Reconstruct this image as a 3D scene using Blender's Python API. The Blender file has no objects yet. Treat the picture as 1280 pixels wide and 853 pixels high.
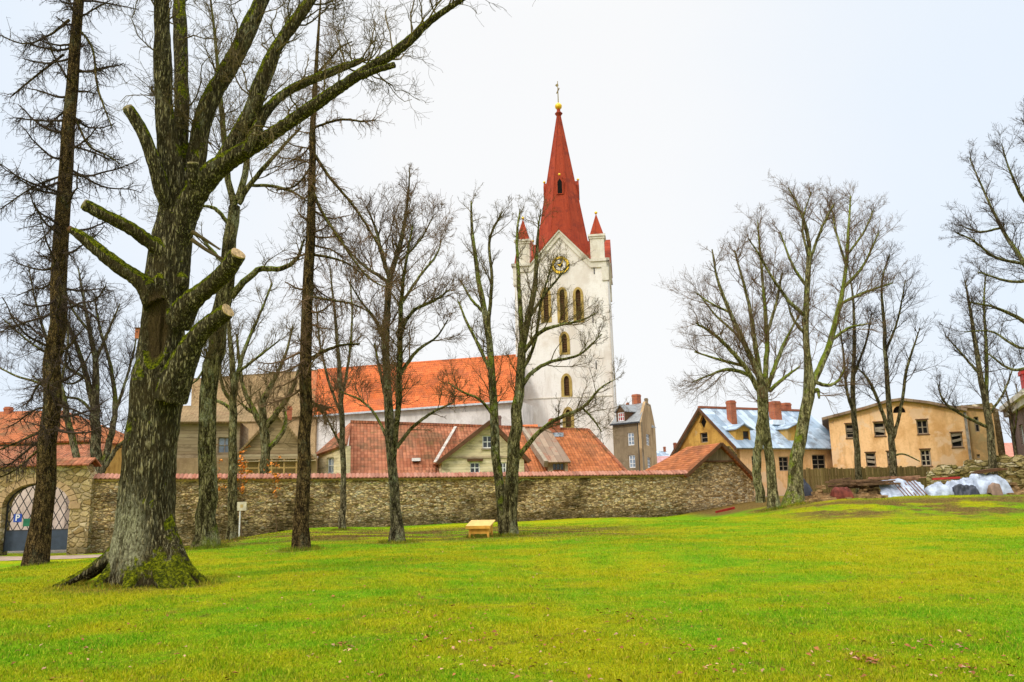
import bpy, math, random
import numpy as np
from mathutils import Vector, Matrix, noise as mnoise
from mathutils.geometry import tessellate_polygon

S = bpy.context.scene
COL = S.collection
R = math.radians
rng = np.random.default_rng(11)
random.seed(5)

# ------------------------------------------------------------------ camera
F = 1000.0                       # focal length in photo pixels (1280 wide)
PITCH, ROLL = R(10.8), R(-1.29)
CAMP = Vector((0, 0, 1.65))
cd = bpy.data.cameras.new("camera"); cam = bpy.data.objects.new("camera", cd); COL.objects.link(cam)
cd.sensor_width = 36; cd.lens = 36 * F / 1280; cd.clip_end = 3000; cd.clip_start = .05
CR = Matrix.Rotation(math.pi / 2 + PITCH, 3, 'X') @ Matrix.Rotation(ROLL, 3, 'Z')
cam.matrix_world = Matrix.Translation(CAMP) @ CR.to_4x4()
S.camera = cam

# ------------------------------------------------------------------ sky, sun, exposure
SUN_EL, SUN_AZ = R(37), R(224)   # azimuth of the sun, clockwise from +Y (behind the camera, to the left)
w = bpy.data.worlds.new("World"); S.world = w; w.use_nodes = True
nt = w.node_tree; nt.nodes.clear()
def wn(t): return nt.nodes.new(t)
out = wn('ShaderNodeOutputWorld'); bg = wn('ShaderNodeBackground'); bg.inputs['Strength'].default_value = .1
sky = wn('ShaderNodeTexSky'); sky.sky_type = 'NISHITA'; sky.sun_disc = False
sky.sun_elevation = SUN_EL; sky.sun_rotation = SUN_AZ; sky.air_density = 1; sky.dust_density = 3
tc = wn('ShaderNodeTexCoord'); sep = wn('ShaderNodeSeparateXYZ'); nt.links.new(tc.outputs['Generated'], sep.inputs[0])
zr = wn('ShaderNodeMapRange'); zr.interpolation_type = 'SMOOTHSTEP'      # overcast: the zenith is some three times brighter than the horizon
for i, v in ((1, .54), (2, .98), (3, 8.5), (4, 33.0)): zr.inputs[i].default_value = v
nt.links.new(sep.outputs['Z'], zr.inputs[0])
ab = wn('ShaderNodeMath'); ab.operation = 'ABSOLUTE'; nt.links.new(sep.outputs['X'], ab.inputs[0])
xr = wn('ShaderNodeMapRange'); xr.interpolation_type = 'SMOOTHSTEP'
for i, v in ((1, .12), (2, .62), (3, 0), (4, .85)): xr.inputs[i].default_value = v
nz = wn('ShaderNodeTexNoise'); nz.inputs['Scale'].default_value = 2.2; nz.inputs['Detail'].default_value = 5
nt.links.new(tc.outputs['Generated'], nz.inputs['Vector'])
ad = wn('ShaderNodeMath'); ad.operation = 'MULTIPLY_ADD'; ad.inputs[1].default_value = .35
nt.links.new(nz.outputs[0], ad.inputs[0]); nt.links.new(ab.outputs[0], ad.inputs[2])
sb = wn('ShaderNodeMath'); sb.operation = 'SUBTRACT'; sb.inputs[1].default_value = .175
nt.links.new(ad.outputs[0], sb.inputs[0]); nt.links.new(sb.outputs[0], xr.inputs[0])
tint = wn('ShaderNodeMix'); tint.data_type = 'RGBA'
tint.inputs[6].default_value = (1.0, 1.005, 1.01, 1); tint.inputs[7].default_value = (.80, .91, 1.045, 1)
nt.links.new(xr.outputs[0], tint.inputs[0])
vm = wn('ShaderNodeVectorMath'); vm.operation = 'SCALE'
nt.links.new(tint.outputs[2], vm.inputs[0]); nt.links.new(zr.outputs[0], vm.inputs['Scale'])
mx = wn('ShaderNodeMix'); mx.data_type = 'RGBA'; mx.inputs[0].default_value = .93
nt.links.new(sky.outputs[0], mx.inputs[6]); nt.links.new(vm.outputs[0], mx.inputs[7])
nt.links.new(mx.outputs[2], bg.inputs['Color']); nt.links.new(bg.outputs[0], out.inputs[0])
sd = bpy.data.lights.new("sun", 'SUN'); sd.energy = 1.5; sd.angle = R(11); sd.color = (1, .95, .87)
so = bpy.data.objects.new("sun", sd); COL.objects.link(so)
sdir = Vector((math.sin(SUN_AZ) * math.cos(SUN_EL), math.cos(SUN_AZ) * math.cos(SUN_EL), math.sin(SUN_EL)))
so.rotation_euler = sdir.to_track_quat('Z', 'Y').to_euler(); so.location = (-30, -40, 60)
S.view_settings.view_transform = 'Standard'; S.view_settings.look = 'None'
S.view_settings.exposure = 0.25; S.view_settings.gamma = 1; S.view_settings.use_curve_mapping = False
S.cycles.max_bounces = 6; S.cycles.diffuse_bounces = 3; S.cycles.glossy_bounces = 2

# ------------------------------------------------------------------ photo geometry
def ray(px, py):
    return CR @ Vector(((px - 640) / F, -(py - 426.5) / F, -1))
def at(px, py, Y):
    d = ray(px, py); return CAMP + d * (Y / d.y)
def ss(a, b, t):
    t = np.clip((np.asarray(t, float) - a) / (b - a), 0, 1); return t * t * (3 - 2 * t)
def G(x, y):
    x = np.asarray(x, float); y = np.asarray(y, float)
    z = -.95 * ss(10.5, 20.5, -x) * ss(13, 31, y) + 1.05 * ss(8.5, 19, x) * ss(38.5, 46, y)
    return z + .045 * np.sin(.31 * x + .4) * np.sin(.27 * y + 1) + .03 * np.sin(.7 * x + .21 * y) + .012 * np.sin(1.9 * x + 1) * np.sin(1.5 * y)
def g(x, y): return float(G(x, y))

# ------------------------------------------------------------------ materials
class Mat:
    def __init__(s, name, rough=.85, spec=.25, metal=0):
        if rough > .55: spec *= .4
        s.m = bpy.data.materials.new(name); s.m.use_nodes = True
        s.t = s.m.node_tree; s.b = s.t.nodes['Principled BSDF']
        s.b.inputs['Roughness'].default_value = rough; s.b.inputs['Specular IOR Level'].default_value = spec
        s.b.inputs['Metallic'].default_value = metal
        s._tc = None
    def n(s, typ, ins=None, **at_):
        nd = s.t.nodes.new(typ)
        for k, v in at_.items(): setattr(nd, k, v)
        for k, v in (ins or {}).items():
            if v is None: continue
            if isinstance(v, bpy.types.NodeSocket): s.t.links.new(v, nd.inputs[k])
            else: nd.inputs[k].default_value = v
        return nd
    def co(s, kind='Object'):
        if s._tc is None: s._tc = s.n('ShaderNodeTexCoord')
        return s._tc.outputs[kind]
    def mapv(s, vec, scale=(1, 1, 1), rot=(0, 0, 0)):
        return s.n('ShaderNodeMapping', {'Vector': vec, 'Scale': scale, 'Rotation': rot}).outputs[0]
    def noise(s, scale, detail=4, rough=.55, vec=None, dist=0):
        return s.n('ShaderNodeTexNoise', {'Vector': vec if vec is not None else s.co(), 'Scale': scale, 'Detail': detail, 'Roughness': rough, 'Distortion': dist}).outputs[0]
    def vor(s, scale, vec=None, feature='F1', out=0, rnd=1):
        return s.n('ShaderNodeTexVoronoi', {'Vector': vec if vec is not None else s.co(), 'Scale': scale, 'Randomness': rnd}, feature=feature).outputs[out]
    def ma(s, op, a, b=0, c=0):
        return s.n('ShaderNodeMath', {0: a, 1: b, 2: c}, operation=op).outputs[0]
    def rng(s, v, a, b, c=0, d=1, smooth=True):
        return s.n('ShaderNodeMapRange', {0: v, 1: a, 2: b, 3: c, 4: d}, interpolation_type='SMOOTHSTEP' if smooth else 'LINEAR').outputs[0]
    def mix(s, f, a, b, blend='MIX'):
        def c(v): return v if isinstance(v, bpy.types.NodeSocket) else (*v, 1)
        return s.n('ShaderNodeMix', {0: f, 6: c(a), 7: c(b)}, data_type='RGBA', blend_type=blend).outputs[2]
    def sep(s, v):
        return s.n('ShaderNodeSeparateXYZ', {0: v}).outputs
    def attr(s, name):
        return s.n('ShaderNodeAttribute', attribute_name=name).outputs['Fac']
    def scale(s, col, f):       # colour times a factor
        return s.n('ShaderNodeVectorMath', {0: col, 'Scale': f}, operation='SCALE').outputs[0]
    def col(s, c):
        if isinstance(c, bpy.types.NodeSocket): s.t.links.new(c, s.b.inputs['Base Color'])
        else: s.b.inputs['Base Color'].default_value = (*c, 1)
        return s
    def bump(s, h, strength=.6, dist=.03):
        nd = s.n('ShaderNodeBump', {'Strength': strength, 'Distance': dist, 'Height': h})
        s.t.links.new(nd.outputs[0], s.b.inputs['Normal']); return s

def plain(name, c, rough=.7, spec=.3, metal=0, var=.25, sc=3):
    m = Mat(name, rough, spec, metal)
    f = m.rng(m.noise(sc, 6, .65), .25, .75, 1 - var, 1 + var)
    m.col(m.scale(m.mix(0, c, c), f)); m.bump(m.noise(sc * 8, 4), .25, .01)
    return m.m

def grass_nodes(m, blades=False):
    p = m.co('Object') if not blades else m.n('ShaderNodeNewGeometry').outputs['Position']
    x, y, z = m.sep(p)[0:3]
    big = m.noise(.16, 3, .5, p); mid = m.noise(.75, 5, .6, p); fine = m.noise(6, 5, .7, p)
    yel = m.rng(m.ma('ADD', m.ma('MULTIPLY', big, .6), m.ma('MULTIPLY', mid, .5)), .43, .64)
    c = m.mix(yel, (.150, .320, .004), (.36, .345, .004))
    c = m.mix(m.rng(m.noise(.33, 4, .6, m.mapv(p, (1, 1.6, 1))), .60, .72, 0, .75), c, (.045, .20, .008))
    c = m.mix(m.rng(fine, .55, .8, 0, .55), c, (.40, .31, .05))
    c = m.mix(m.rng(m.noise(1.7, 7, .75, m.mapv(p, (.7, 1.5, 1))), .57, .68, 0, .62), c, (.24, .155, .035))
    sp = m.noise(7.5, 6, .8, p); sp2 = m.noise(3.4, 5, .75, p)
    c = m.mix(m.rng(sp, .54, .64, 0, .55), c, (.10, .15, .010))
    c = m.mix(m.rng(sp, .44, .36, 0, .5), c, (.44, .46, .015))
    c = m.mix(m.ma('MULTIPLY', m.rng(sp2, .56, .62), m.rng(m.noise(.5, 3, .5, p), .45, .6, 0, .6)), c, (.17, .10, .03))
    # worn, leaf-strewn soil under the trees by the wall and on the bank
    lit = m.noise(.55, 6, .7, m.mapv(p, (.6, 1.3, 1)))
    band = m.ma('MULTIPLY', m.rng(y, 29, 33), m.rng(y, 44, 39.5))
    band = m.ma('MULTIPLY', band, m.ma('MULTIPLY', m.rng(x, -17, -13), m.rng(x, 7, 3)))
    bank = m.ma('MULTIPLY', m.ma('MULTIPLY', m.rng(y, 38.5, 41), m.rng(y, 45.5, 43.5)), m.rng(x, 12, 16))
    foot = m.ma('MULTIPLY', m.ma('MULTIPLY', m.rng(y, 45, 48), m.rng(x, 10, 12)), m.rng(x, 22, 17))
    k = m.ma('MULTIPLY', m.ma('MAXIMUM', band, m.ma('MULTIPLY', bank, .95)), m.rng(lit, .42, .55))
    k = m.ma('MAXIMUM', k, m.ma('MULTIPLY', foot, .95))
    soil_shade = m.mix(m.rng(m.noise(9, 5, .8, p), .3, .7), (.05, .035, .012), (.27, .15, .045))
    k = m.ma('MAXIMUM', k, m.ma('MULTIPLY', m.attr('soil_shade'), m.rng(m.noise(2.6, 5, .7, p), .30, .55, .25, .95)))  # litter ring that also paints contact shade at trunk and box feet
    c = m.mix(k, c, soil_shade)
    town = m.ma('MAXIMUM', m.rng(y, 57, 60), m.ma('MULTIPLY', m.rng(y, 44.5, 46), m.rng(x, -20, -22)))
    return m.mix(town, c, m.mix(m.noise(.4, 5, .7), (.16, .13, .10), (.26, .22, .17))), p
def mk_grass():
    m = Mat('grass_ground', .95, .1); c, p = grass_nodes(m)
    h = m.noise(14, 8, .85, p); h2 = m.noise(60, 3, .8, p)
    c = m.scale(c, m.rng(m.noise(45, 4, .8, p), .35, .65, .45, 1.5))
    m.col(c); m.bump(m.ma('ADD', h, m.ma('MULTIPLY', h2, .5)), .9, .06); return m.m
def mk_blade():
    m = Mat('grass_blades', .8, .12); c, p = grass_nodes(m, True)
    r = m.attr('rnd')
    c = m.mix(m.rng(r, .70, 1, 0, .8), c, (.55, .47, .04))
    c = m.mix(m.rng(r, .35, 0, 0, .8), c, (.045, .20, .003)); r5 = m.ma('FRACT', m.ma('MULTIPLY', r, 57.3)); c = m.mix(m.rng(r5, .94, .97, 0, .7), c, (.19, .10, .03))
    m.col(c); return m.m

def tile_mat(name, c1, c2, c3, tw=.21, th=.31, stain=(.12, .08, .04), stain_amt=.5, moss=0, bstr=1.0):
    m = Mat(name, .85, .2)
    u, v = m.sep(m.co('UV'))[0:2]
    uu = m.ma('DIVIDE', u, tw); vv = m.ma('DIVIDE', v, th)
    fu = m.ma('FLOOR', uu); fv = m.ma('FLOOR', vv); ru = m.ma('FRACT', uu); rv = m.ma('FRACT', vv)
    cell = m.n('ShaderNodeCombineXYZ', {0: fu, 1: fv}).outputs[0]
    rn = m.n('ShaderNodeTexWhiteNoise', {'Vector': cell}).outputs[0]
    rc = m.n('ShaderNodeTexWhiteNoise', {'Vector': m.n('ShaderNodeCombineXYZ', {0: fv, 1: 3.3}).outputs[0]}).outputs[0]
    c = m.mix(rn, c1, c2)
    c = m.mix(m.rng(m.ma('ADD', rn, m.ma('MULTIPLY', rc, .25)), .85, 1.1, 0, .7), c, c3)
    st = m.noise(.45, 7, .7)
    c = m.mix(m.rng(st, .47, .63, 0, stain_amt), c, stain)
    if moss: c = m.mix(m.rng(m.noise(1.1, 6, .7), .55, .72, 0, moss), c, (.10, .11, .02))
    # tile laps: the joint under each course is a real recess of the tile pattern
    prof = m.ma('SINE', m.ma('MULTIPLY', ru, math.pi))
    h = m.ma('ADD', m.ma('MULTIPLY', prof, .03), m.ma('MULTIPLY', m.ma('SUBTRACT', 1, rv), .05))
    joint = m.ma('MINIMUM', m.rng(rv, 0, .14), m.rng(prof, 0, .35, .6, 1))
    c = m.mix(m.rng(joint, 0, 1, .55, 0), c, (.05, .03, .02))
    m.col(c); m.bump(h, bstr, 1.0); return m.m

def stone_mat(name, light=(.92, .66, .33), dark=(.34, .205, .075), grey=(.44, .31, .18), sc=4.6, stain=.68, flat=2.3, edge_dark=.75):
    m = Mat(name, .95, .1)
    p = m.co()
    wob = m.n('ShaderNodeVectorMath', {0: m.n('ShaderNodeTexNoise', {'Vector': p, 'Scale': 3.0, 'Detail': 3}).outputs[1], 'Scale': .14}, operation='SCALE').outputs[0]
    q = m.n('ShaderNodeVectorMath', {0: p, 1: wob}, operation='ADD').outputs[0]
    q = m.mapv(q, (1, 1, flat))
    cellc = m.sep(m.vor(sc, q, out=1))[0]; cell2 = m.sep(m.vor(sc, q, out=1))[1]
    edge = m.vor(sc, q, 'DISTANCE_TO_EDGE')
    c = m.mix(m.rng(cellc, 0, .8), dark, light); c = m.mix(m.rng(cell2, .66, .9, 0, .8), c, grey)
    c = m.mix(m.rng(cell2, .16, .04, 0, .85), c, (.78, .66, .44))
    c = m.mix(m.rng(m.noise(12, 6, .75), .46, .64, 0, .45), c, (.11, .07, .025))
    c = m.mix(m.rng(edge, .05, .0, 0, edge_dark), c, (.09, .065, .03))
    s1 = m.noise(.33, 7, .68); s2 = m.noise(.18, 4, .6, m.mapv(p, (1, 1, .3)))
    c = m.mix(m.rng(s1, .52, .60, 0, stain), c, m.mix(cellc, (.035, .026, .010), (.13, .09, .035)))
    c = m.mix(m.rng(s2, .54, .62, 0, .5), c, m.mix(cellc, (.44, .31, .13), (.78, .60, .32)))
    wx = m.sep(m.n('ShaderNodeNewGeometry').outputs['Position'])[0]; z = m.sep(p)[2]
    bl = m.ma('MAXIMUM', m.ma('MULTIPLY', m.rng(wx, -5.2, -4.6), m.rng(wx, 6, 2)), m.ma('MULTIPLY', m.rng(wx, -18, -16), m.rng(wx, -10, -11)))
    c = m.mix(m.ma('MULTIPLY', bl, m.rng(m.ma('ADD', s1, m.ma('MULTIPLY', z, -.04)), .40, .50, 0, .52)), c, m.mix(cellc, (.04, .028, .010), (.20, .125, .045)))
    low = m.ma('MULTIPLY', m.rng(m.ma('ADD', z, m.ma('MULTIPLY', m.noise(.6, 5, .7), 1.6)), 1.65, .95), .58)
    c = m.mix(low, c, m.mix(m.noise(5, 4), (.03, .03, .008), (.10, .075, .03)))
    m.col(c); m.bump(m.ma('ADD', m.rng(edge, 0, .16), m.ma('MULTIPLY', m.noise(9, 6, .7), .7)), 1.0, .08); return m.m

def plaster_mat(name, base, dirt, sc=.6, amt=.5, patch=None, patch_amt=.6, brick=False, thr=.60):
    m = Mat(name, .92, .15)
    n1 = m.noise(sc, 8, .72); n2 = m.noise(sc * .5, 5, .6, m.mapv(m.co(), (1.6, 1.6, .5)))
    c = m.mix(m.rng(n1, .45, .62, 0, amt), base, dirt)
    c = m.mix(m.rng(n2, .48, .62, 0, amt * .8), c, dirt); n3 = m.noise(1.6, 6, .7, m.mapv(m.co(), (1.5, 1.5, .25))); c = m.mix(m.rng(n3, .52, .66, 0, amt * .6), c, tuple(v * .8 for v in dirt))
    c = m.mix(m.rng(m.noise(7, 5, .7), .48, .66, 0, .35), c, dirt)
    if patch: c = m.mix(m.rng(m.noise(sc * .9, 6, .65, m.mapv(m.co(), (1, 1, 1), (.3, .5, .2))), thr, thr + .05, 0, patch_amt), c, patch)
    m.col(c); m.bump(m.ma('ADD', n1, m.ma('MULTIPLY', m.noise(18, 4), .3)), .5, .04); return m.m

def board_mat(name, c1, c2, pitch=.18, vertical=False, groove=(.03, .02, .012), amt=.8):
    """horizontal (by height) or vertical (by UV u) boards"""
    m = Mat(name, .9, .12)
    v = m.sep(m.co('UV'))[0] if vertical else m.sep(m.co())[2]
    k = m.ma('DIVIDE', v, pitch); f = m.ma('FRACT', k)
    rn = m.n('ShaderNodeTexWhiteNoise', {'W': m.ma('FLOOR', k)}, noise_dimensions='1D').outputs[0]
    c = m.mix(rn, c1, c2)
    st = m.noise(2.2, 7, .7, m.mapv(m.co(), (.5, .5, 1.5) if not vertical else (2, 2, .4)))
    c = m.mix(m.rng(st, .45, .7, 0, .55), c, (.10, .065, .035))
    c = m.mix(m.rng(f, .0, .13, amt, 0), c, groove)
    m.col(c); m.bump(m.ma('ADD', m.ma('MULTIPLY', f, -.6), m.ma('MULTIPLY', m.noise(30, 4), .1)), .9, .03); return m.m

def bark_mat(name, dark, light, moss=(.11, .15, .012), moss_amt=.7, sc=6, lichen=0, stretch=.18, up=.2):
    m = Mat(name, .95, .08)
    p = m.co(); q = m.mapv(p, (1, 1, stretch))
    r1 = m.noise(sc, 7, .7, q, .6); r2 = m.vor(sc * 1.6, m.mapv(m.n('ShaderNodeVectorMath', {0: p, 1: m.n('ShaderNodeVectorMath', {0: m.n('ShaderNodeTexNoise', {'Vector': p, 'Scale': 5.0}).outputs[1], 'Scale': .18}, operation='SCALE').outputs[0]}, operation='ADD').outputs[0], (1, 1, stretch * 1.2)), 'DISTANCE_TO_EDGE')
    c = m.mix(m.rng(r1, .42, .60), dark, light); c = m.mix(m.rng(m.noise(28, 5, .75, m.mapv(p, (1, 1, .4))), .52, .68, 0, .5), c, tuple(min(v * 1.7, .6) for v in light))
    c = m.mix(m.rng(r2, .12, .0, 0, .6), c, tuple(v * .5 for v in dark))
    nz_ = m.sep(m.n('ShaderNodeNewGeometry').outputs['Normal'])[2]
    mm = m.ma('ADD', m.ma('MULTIPLY', m.rng(nz_, up - .5, up + .6, 0, 1), .45), m.noise(1.6, 6, .7))
    c = m.mix(m.rng(mm, .68, .84, 0, moss_amt), c, m.mix(m.noise(14, 4), moss, tuple(v * 1.9 for v in moss)))
    if lichen:
        c = m.mix(m.rng(m.noise(2.0, 7, .75, m.mapv(p, (1, 1, .5))), .52, .66, 0, lichen), c, (.36, .36, .20))
    m.col(c); m.bump(m.ma('ADD', r1, m.rng(r2, 0, .2, 0, .8)), 1.0, .06); return m.m

def oak_mat():
    m = Mat('oak_bark', .95, .08)
    p = m.co(); q = m.mapv(p, (1, 1, .16)); z = m.sep(p)[2]; x = m.sep(p)[0]
    r1 = m.noise(19, 8, .72, q, .8); r2 = m.rng(m.ma('ABSOLUTE', m.ma('SUBTRACT', m.noise(22, 4, .6, m.mapv(p, (1, 1, .13)), .5), .5)), 0, .5, 0, 1)
    grain = m.noise(30, 5, .7, m.mapv(p, (1, 1, .35)))
    c = m.mix(m.rng(r1, .32, .66), (.040, .029, .010), (.47, .385, .18))
    c = m.mix(m.rng(grain, .48, .62, 0, .65), c, (.56, .50, .29))
    c = m.mix(m.rng(r2, .13, .02, 0, .85), c, (.016, .011, .004))
    big = m.noise(.9, 5, .6)
    c = m.mix(m.rng(big, .50, .62, 0, .5), c, (.085, .06, .022))
    # pale crusty lichen on the lower trunk, left of its middle
    lz = m.ma('MULTIPLY', m.rng(z, 2.4, .9), m.rng(z, .15, .5))
    lx = m.ma('MULTIPLY', m.rng(x, .45, .1), m.rng(x, -.8, -.5))
    li = m.ma('MULTIPLY', m.ma('MULTIPLY', lz, lx), m.rng(m.noise(3, 7, .75, m.mapv(p, (1, 1, .4))), .36, .54))
    c = m.mix(m.ma('MULTIPLY', li, .9), c, m.mix(m.rng(grain, .36, .62), (.13, .115, .05), (.68, .64, .37)))
    c = m.mix(m.rng(m.noise(1.7, 7, .72, m.mapv(p, (1, 1, .6))), .58, .68, 0, .55), c, (.40, .39, .22))
    nz_ = m.sep(m.n('ShaderNodeNewGeometry').outputs['Normal'])[2]
    base = m.rng(z, .75, .1, 0, .12)
    mm = m.ma('ADD', m.ma('ADD', m.ma('MULTIPLY', m.ma('MULTIPLY', m.rng(nz_, -.08, .55), m.rng(z, .5, 1.7, .45, 1)), .54), base), m.noise(1.5, 6, .7))
    mm = m.ma('ADD', mm, m.ma('MULTIPLY', m.ma('SUBTRACT', m.noise(9, 5, .75), .5), .35))
    c = m.mix(m.rng(mm, .68, .80, 0, .92), c, m.mix(m.rng(m.noise(16, 6, .8), .40, .68), (.035, .05, .003), (.42, .44, .010)))
    c = m.mix(m.attr('scar'), c, m.mix(m.noise(24, 5, .7, m.mapv(p, (1, 1, .15))), (.03, .02, .008), (.17, .115, .045)))
    m.col(c); m.bump(m.ma('ADD', m.ma('ADD', r1, m.rng(r2, 0, .12, 0, .9)), m.ma('MULTIPLY', grain, .6)), 1.0, .11); return m.m

def metal_roof(name, c1, c2, pitch=.55, rust=None, rough=.45):
    m = Mat(name, rough, .4)
    u, v = m.sep(m.co('UV'))[0:2]
    k = m.ma('DIVIDE', u, pitch); f = m.ma('FRACT', k)
    cell = m.n('ShaderNodeCombineXYZ', {0: m.ma('FLOOR', k), 1: m.ma('FLOOR', m.ma('DIVIDE', v, 1.6))}).outputs[0]
    rn = m.n('ShaderNodeTexWhiteNoise', {'Vector': cell}).outputs[0]
    c = m.mix(rn, c1, c2)
    if rust: c = m.mix(m.rng(m.noise(.9, 7, .7), .50, .62, 0, .8), c, rust)
    seam = m.rng(m.ma('ABSOLUTE', m.ma('SUBTRACT', f, .5)), .44, .5)
    c = m.mix(m.ma('MULTIPLY', seam, .5), c, tuple(v_ * .45 for v_ in c1))
    m.col(c); m.bump(m.ma('ADD', seam, m.ma('MULTIPLY', m.noise(2.5, 4), .4)), .6, .05); return m.m

def brick_mat(name, c1, c2, mortar=(.35, .3, .25)):
    m = Mat(name, .9, .15)
    x, y, z = m.sep(m.co())[0:3]
    v = m.n('ShaderNodeCombineXYZ', {0: m.ma('ADD', x, y), 1: z}).outputs[0]
    b = m.n('ShaderNodeTexBrick', {'Vector': v, 'Color1': (*c1, 1), 'Color2': (*c2, 1), 'Mortar': (*mortar, 1), 'Scale': 1, 'Mortar Size': .012, 'Brick Width': .26, 'Row Height': .08})
    c = m.mix(m.rng(m.noise(1.5, 6, .7), .5, .75, 0, .6), b.outputs[0], (.06, .035, .025))
    m.col(c); m.bump(b.outputs[1], -.4, .01); return m.m

GRASS, BLADE = mk_grass(), mk_blade()
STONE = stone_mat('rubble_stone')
STONE_RUIN = stone_mat('ruin_stone', (.42, .33, .14), (.18, .12, .035), (.20, .17, .05), 2.0, .4)
STONE_GATE = stone_mat('gate_stone', (.58, .44, .22), (.34, .23, .09), (.40, .30, .16), 2.3, .45, 1.6, .4)
T_RED = tile_mat('red_pantiles', (.33, .10, .032), (.54, .185, .068), (.19, .055, .025), .24, .36, (.17, .07, .03), .6, .2, 1.6)
T_RED2 = tile_mat('stained_orange_tiles', (.33, .10, .036), (.50, .15, .055), (.17, .06, .03), .24, .36, (.15, .08, .035), .8, .3, 1.4)
T_DARK = tile_mat('dark_red_pantiles', (.27, .085, .038), (.46, .18, .09), (.14, .055, .03), .26, .38, (.13, .075, .035), .75, .4, 2.0)
T_ORANGE = tile_mat('new_orange_tiles', (.56, .125, .036), (.68, .18, .055), (.46, .10, .032), .28, .42, (.34, .095, .04), .75, 0, 1.6)
T_OLD = tile_mat('old_brown_tiles', (.25, .16, .075), (.36, .24, .115), (.19, .10, .045), .22, .33, (.18, .12, .05), .6, .3)
T_MIX = tile_mat('patched_old_tiles', (.40, .13, .05), (.60, .17, .07), (.20, .12, .06), .22, .33, (.26, .18, .08), .6, .2)
T_COPE = tile_mat('coping_tiles', (.33, .125, .075), (.50, .25, .17), (.20, .075, .045), .2, .3, (.3, .13, .09), .4, .1)
RED_METAL = metal_roof('red_painted_metal', (.29, .040, .015), (.36, .054, .020), .75, (.20, .032, .016), .8)
TIN = metal_roof('pale_tin_roof', (.20, .27, .34), (.46, .54, .62), .55, (.15, .16, .17), .5)
TIN_RUST = metal_roof('rusty_tin_roof', (.20, .13, .08), (.32, .22, .14), .45, (.25, .10, .05), .6)
TIN_GREY = metal_roof('grey_tin_roof', (.20, .20, .19), (.28, .28, .27), .5, (.14, .13, .12), .5)
WHITE_PL = plaster_mat('white_lime_plaster', (.82, .765, .70), (.62, .53, .44), .25, .65, (.70, .60, .50), .3)
NAVE_PL = plaster_mat('weathered_white_plaster', (.78, .72, .67), (.50, .45, .40), .5, .6, (.56, .50, .44), .5)
TRIM_PL = plaster_mat('cornice_plaster', (.72, .66, .55), (.5, .42, .32), .6, .5)
TAN = plaster_mat('tan_stone_trim', (.46, .32, .10), (.28, .18, .05), 1.5, .6)
YEL_PL = plaster_mat('yellow_plaster', (.62, .36, .085), (.34, .17, .04), .5, .75, (.48, .33, .15), .7, thr=.55)
ORA_PL = plaster_mat('apricot_plaster', (.90, .55, .27), (.60, .30, .10), .4, .7, (.80, .56, .36), .6, thr=.54)
GREY_PL = plaster_mat('grey_brown_plaster', (.27, .20, .12), (.16, .115, .07), .5, .7, (.34, .28, .20), .6)
TAN_PL = plaster_mat('tan_plaster', (.50, .34, .18), (.28, .18, .09), .5, .7)
CREAM_BD = board_mat('cream_boards', (.68, .56, .32), (.76, .64, .40), .2, False, (.30, .22, .12), .6)
GREY_BD = board_mat('weathered_boards', (.26, .18, .09), (.38, .28, .15), .2, False, (.06, .04, .02))
PALE_BD = board_mat('pale_boards', (.34, .25, .14), (.45, .35, .21), .24, False, (.14, .1, .06))
FENCE_BD = board_mat('fence_planks', (.16, .105, .04), (.26, .18, .07), .16, True, (.02, .014, .008))
GABLE_BD = board_mat('gable_planks', (.22, .16, .09), (.32, .24, .14), .16, True, (.03, .02, .012))
BRICK = brick_mat('red_brick', (.52, .13, .04), (.36, .07, .03), (.3, .2, .14))
DARKBRICK = brick_mat('dark_brick', (.16, .06, .05), (.10, .05, .045))
GLASS = plain('dark_window_glass', (.035, .04, .045), .12, .6, var=.5, sc=1.3)
GLASS_DK = plain('broken_pane_dark', (.014, .013, .013), .6, .2)
GLASS_B = plain('bluish_window_glass', (.22, .27, .33), .15, .6, var=.4, sc=1.5)
DARK_IN = plain('dark_opening', (.012, .010, .009), .9, .05)
WHITE_PT = plain('white_paint', (.76, .75, .72), .5, .3, var=.12)
PALE_WD = plain('pale_wood', (.45, .38, .28), .85, .15)
GREY_WD = plain('grey_wood', (.30, .24, .17), .85, .15)
BROWN_WD = plain('brown_wood', (.12, .06, .03), .8, .2)
RED_PT = plain('red_paint', (.42, .04, .03), .6, .3)
GOLD = plain('gold_leaf', (.85, .50, .03), .3, .6, .6, var=.1)
GOLD_PT = plain('gold_paint', (.80, .50, .03), .5, .4, 0, var=.1)
BLACK = plain('black_paint', (.02, .018, .018), .6, .3)
IRON = plain('black_iron', (.025, .026, .03), .5, .4)
STEEL = plain('blue_grey_sheet', (.035, .05, .075), .5, .4)
TARP = plain('white_tarpaulin', (.40, .44, .52), .5, .3, var=.45, sc=2.2)
TARP_D = plain('dark_tarpaulin', (.03, .032, .045), .5, .4)
NEW_WD = plain('fresh_yellow_wood', (.72, .36, .06), .6, .25, var=.2, sc=4)
NEW_TOP = plain('fresh_plywood', (.80, .50, .16), .6, .25, var=.15, sc=4)
BLUE = plain('sign_blue', (.015, .06, .36), .4, .4, var=.05)
CUT = plain('cut_wood', (.42, .28, .14), .8, .15, var=.6, sc=14)
CUTG = plain('old_cut_wood', (.34, .26, .16), .9, .1, var=.4, sc=18)
LEAF_O = plain('orange_leaves', (.66, .22, .03), .7, .2, var=.4, sc=5)
LEAF_B = plain('brown_leaves', (.24, .09, .03), .8, .2, var=.6, sc=4)
LEAF_P = plain('pale_leaves', (.40, .22, .12), .8, .2, var=.5, sc=4)
PATH = plain('path_sand', (.36, .26, .19), .95, .1, var=.3, sc=1.5)
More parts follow.
